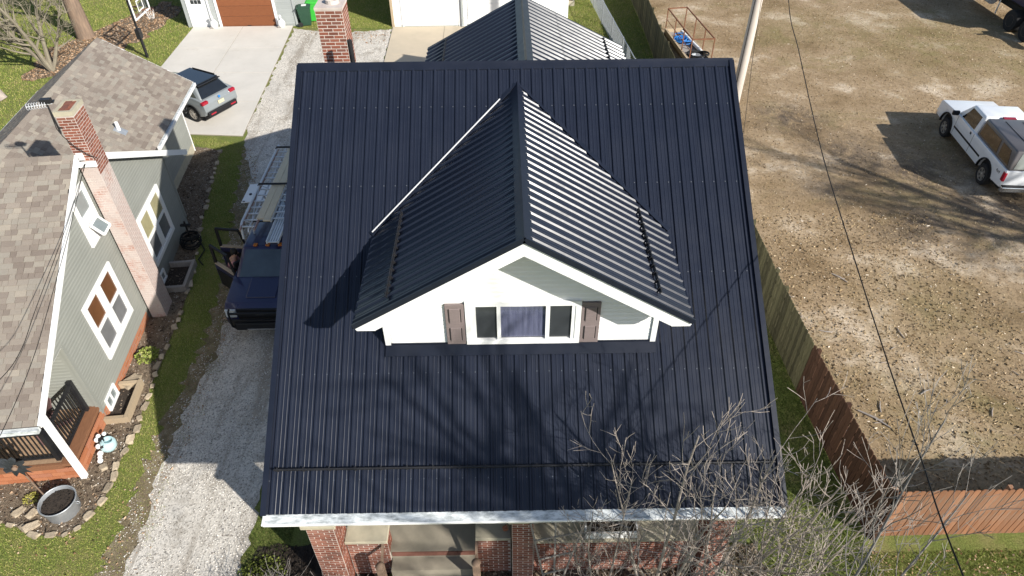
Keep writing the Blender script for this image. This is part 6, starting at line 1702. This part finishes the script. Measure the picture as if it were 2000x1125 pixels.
def tree_thing(name, label, cat, loc, stems, mat, group=None, crown_split=True):
    """stems: list of kwargs for grow; the stems are the trunk part, everything that branches off is the crown part"""
    t_ = thing(name, label, cat, loc, 0, group)
    for s_ in stems:
        g = random.Random(s_.pop('seed')); qt, qc = MB(), MB()
        d = Vector(s_['d']).normalized(); p = Vector(s_.get('p', (0,0,0))); L, r_ = s_['L'], s_['r']; nseg = s_.get('nseg', 6)
        pts = [p]; rs = [r_]; ds = [d]; wob = s_.get('wob', .12); up = s_.get('up', .05)
        for i in range(nseg):
            d = (d+Vector((g.uniform(-1,1),g.uniform(-1,1),g.uniform(-.5,.5)))*wob+Vector((0,0,up))).normalized(); p = p+d*(L/nseg); pts.append(p); ds.append(d); rs.append(r_*(1-.72*(i+1)/nseg))
        qt.tube(pts, rs, s_.get('n', 7))
        for k in range(s_.get('nb', 12)):
            t = s_.get('t0', .3)+(1-s_.get('t0', .3))*((k+g.random())/s_.get('nb', 12)); t = min(.999,t)*nseg; i = int(t); f = t-i
            grow(qc, g, pts[i].lerp(pts[i+1], f), rot_axis(ds[i+1], R(g.uniform(*s_.get('ang', (25,60)))), g), L*s_.get('bl', .4)*(1-.45*t/nseg)*g.uniform(.7,1.2), (rs[i]+(rs[i+1]-rs[i])*f)*s_.get('rk', .55),
                 s_.get('depth', 2), s_.get('bup', .10), s_.get('bwob', .2), 4, s_.get('kids', (3,5)), s_.get('kl', .6), s_.get('ang', (25,60)), 5)
        qt.build('trunk', mat, t_, smooth=True); qc.build('crown', mat, t_, smooth=True)
    return t_
# saplings in front of the porch (bottom right of the picture)
SH = [('bare shrub in front of the porch, leftmost, its twigs crossing the white gutter', (1.75,6.15), [((-.10,.10,1),3.9,.022,31),((.15,.12,1),4.2,.022,32),((-.35,.05,1),3.4,.018,33)]),
      ('tall bare shrub rising before the brick right pier, its tips highest on the black roof', (2.75,5.95), [((-.05,.06,1),5.9,.036,41),((.12,.03,1),5.4,.032,42),((-.18,.1,1),4.9,.028,43),((.25,.0,1),4.4,.026,44)]),
      ('bare shrub at the right end of the white gutter', (3.75,5.85), [((.0,.08,1),5.6,.034,51),((.16,.05,1),5.2,.03,52),((-.14,.03,1),4.8,.026,53),((.3,.1,1),4.6,.026,54)]),
      ('spreading bare shrub between the house corner and the fence corner', (4.75,5.75), [((.05,.05,1),5.3,.034,61),((.25,.08,1),5.0,.03,62),((-.12,.1,1),4.8,.026,63),((.4,.05,1),4.6,.026,64),((.15,.2,1),4.4,.024,65)])]
for lb, (x, y), stems in SH:
    tree_thing('bare_shrub', lb, 'shrub', (x, y, 0), [dict(seed=s_, d=d, L=L, r=r_, nb=12, bl=.33, depth=2, kids=(2,3), kl=.55, ang=(25,50), bup=.14, t0=.22, nseg=8, wob=.07, n=6) for d, L, r_, s_ in [(a_, b_, c_*1.2, e_) for a_, b_, c_, e_ in stems]], m['bark'], 'bare shrubs before the porch')
# low tangle of canes at their feet
tg = thing('bramble_thicket', 'low tangle of dry canes and twigs at the foot of the bare shrubs', 'thicket', (3.0, 5.8, 0)); q = MB(); g = random.Random(77)
for i in range(85):
    x, y = g.uniform(-2.2,3.6), g.uniform(-.9,.85)
    grow(q, g, (x,y,0), (g.uniform(-.7,.7),g.uniform(-.7,.5),1), g.uniform(.5,1.5), g.uniform(.006,.011), 1, .02, .25, 4, (2,4), .55, (25,60), 4)
q.build('canes', m['bark'], tg)['kind'] = 'stuff'
# grey tree leaning over the front fence
tree_thing('bare_tree', 'grey bare tree with long boughs sweeping up to the right over the orange fence', 'tree', (3.9, 3.6, 0),
    [dict(seed=91, p=(0,0,2.4), d=(.55,.45,1), L=5.4, r=.034, nb=12, bl=.30, depth=2, kids=(2,3), kl=.6, ang=(20,45), bup=.10, t0=.3, nseg=7, wob=.06, n=7),
     dict(seed=92, p=(.1,0,1.8), d=(.95,.5,1), L=4.9, r=.032, nb=11, bl=.28, depth=2, kids=(2,3), kl=.6, ang=(20,45), bup=.08, t0=.3, nseg=7, wob=.07, n=7),
     dict(seed=93, p=(0,0,0), d=(.02,.02,1), L=3.0, r=.085, nb=2, bl=.2, depth=1, kids=(1,2), nseg=4, wob=.05, n=8)], m['bark_grey'])
# dark dead shrubs left of the porch
for (x, y, s_, lb) in ((-4.75,6.55,5,'dark leafless bush against the left brick pier'), (-5.15,5.9,6,'dark dry bush lowest left of the porch'), (-3.55,6.25,7,'dry brown bush at the foot of the left brick pier')):
    t_ = thing('dry_bush', lb, 'bush', (x,y,0)); q = MB(); g = random.Random(s_)
    for i in range(46): grow(q, g, (g.uniform(-.12,.12),g.uniform(-.12,.12),0), (g.uniform(-.8,.8),g.uniform(-.8,.8),1), g.uniform(.5,.95), .008, 1, .03, .25, 4, (3,5), .5, (25,60), 4)
    q.build('twigs', m['bark_grey'] if s_ < 7 else m['bark'], t_)
def leafy(name, label, x, y, n, rad, h, stops, ls=.03):
    t_ = thing(name, label, 'plant', (x,y,0)); V = []; F = []
    for i in range(n):
        a, r_ = rng.uniform(0,6.28), rad*math.sqrt(rng.random()); z = rng.uniform(.02,h)*(1-.5*(r_/rad)**2); c = Vector((r_*math.cos(a),r_*math.sin(a),z))
        d = Vector((rng.uniform(-1,1),rng.uniform(-1,1),rng.uniform(-.2,1))).normalized(); s_ = d.orthogonal().normalized()*ls*.45; l_ = ls*rng.uniform(.7,1.4)
        o_ = len(V); V += [c, c+d*l_*.5+s_, c+d*l_, c+d*l_*.5-s_]; F.append((o_,o_+1,o_+2,o_+3))
    q = MB(); q.add(V, F); q.build('leaves', rmat(name+'_leaf', stops), t_)
    q = MB()
    for i in range(10): a = rng.uniform(0,6.28); q.tube([(0,0,0),(rad*.6*math.cos(a),rad*.6*math.sin(a),h*.7)],.005,4)
    q.build('stems', m['bark'], t_)
leafy('green_plant', 'bright yellow-green plant in the bed by the orange foundation', -10.25, 13.55, 420, .30, .28, [(0,(.12,.17,.03)),(.6,(.22,.26,.06)),(1,(.34,.34,.12))], .06)
leafy('green_plant', 'small yellow-green tuft in the mulch left of the metal flower', -11.25, 9.02, 200, .17, .12, [(0,(.20,.19,.04)),(1,(.34,.30,.08))], .045)
leafy('green_plant', 'dark green leafy weed at the foot of the right brick pier', 4.35, 6.75, 260, .26, .3, [(0,(.03,.07,.015)),(1,(.08,.15,.04))], .06)
leafy('green_plant', 'mossy green mound at the end of the gravel left of the porch', -5.35, 6.95, 900, .55, .14, [(0,(.07,.09,.015)),(1,(.15,.17,.04))], .05)
# trees at the back left
tree_thing('bare_tree', 'multi-stemmed bare ornamental tree with lichen-yellow twigs beside the shingle roof', 'tree', (-22.6,33.3,0),
    [dict(seed=101, d=(-.25,-.1,1), L=4.6, r=.13, nb=15, bl=.42, depth=2, kids=(3,5), ang=(30,65), t0=.25, nseg=7, wob=.14), dict(seed=102, d=(.12,.1,1), L=4.8, r=.12, nb=15, bl=.42, depth=2, kids=(3,5), ang=(30,65), t0=.25, nseg=7, wob=.14),
     dict(seed=103, d=(-.75,-.1,1), L=4.6, r=.12, nb=15, bl=.42, depth=2, kids=(3,5), ang=(30,65), t0=.2, nseg=7, wob=.14), dict(seed=104, d=(.4,.35,1), L=3.8, r=.10, nb=12, bl=.42, depth=2, kids=(3,5), ang=(30,65), t0=.25, nseg=7, wob=.14)], m['bark_lichen'])
tree_thing('tree', 'thick brown-trunked tree behind the bare ornamental tree', 'tree', (-22.9,37.7,0),
    [dict(seed=111, d=(-.04,.02,1), L=8.5, r=.46, nb=16, bl=.35, depth=2, kids=(3,5), ang=(30,60), t0=.28, nseg=8, wob=.08, n=12)], m['bark_thick'])
tree_thing('tree', 'pale leaning trunk at the left edge of the back lawn', 'tree', (-23.4,30.2,0),
    [dict(seed=121, d=(-.38,.05,1), L=7.5, r=.24, nb=12, bl=.35, depth=2, kids=(2,4), ang=(30,60), t0=.35, nseg=7, wob=.06, n=10)], m['bark'])
for i, (x, y) in enumerate(((-26.5,37),(-28.5,33.5),(-25.8,41.5))):
    tree_thing('bare_bush', ('tangled bare bush behind the ornamental tree', 'tangled bare bush at the top left corner of the lawn', 'tangled bare bush farthest back on the left lawn')[i], 'bush', (x,y,0),
      [dict(seed=130+i*5+k, d=(rng.uniform(-.6,.6),rng.uniform(-.6,.6),1), L=3.4, r=.05, nb=12, bl=.4, depth=2, kids=(3,4), ang=(25,60), t0=.15, nseg=6, wob=.14) for k in range(4)], m['bark_lichen'])
# big bare trees outside the frame that throw their shade into the picture
tree_thing('street_tree', 'tall bare street tree in front of the house, right of the drone', 'tree', (12.2,-4.7,0),
    [dict(seed=205, d=(-.02,.02,1), L=14.2, r=.42, nb=34, bl=.34, rk=.62, depth=2, kids=(3,5), ang=(35,75), t0=.5, nseg=9, wob=.06, n=10)], m['bark_grey'])
tree_thing('street_tree', 'tall bare tree on the right-hand edge of the dirt lot', 'tree', (29.5,7.5,0),
    [dict(seed=211, d=(.02,.02,1), L=14, r=.36, nb=34, bl=.40, depth=2, kids=(4,6), ang=(25,65), t0=.3, nseg=9, wob=.07, n=10)], m['bark_grey'])
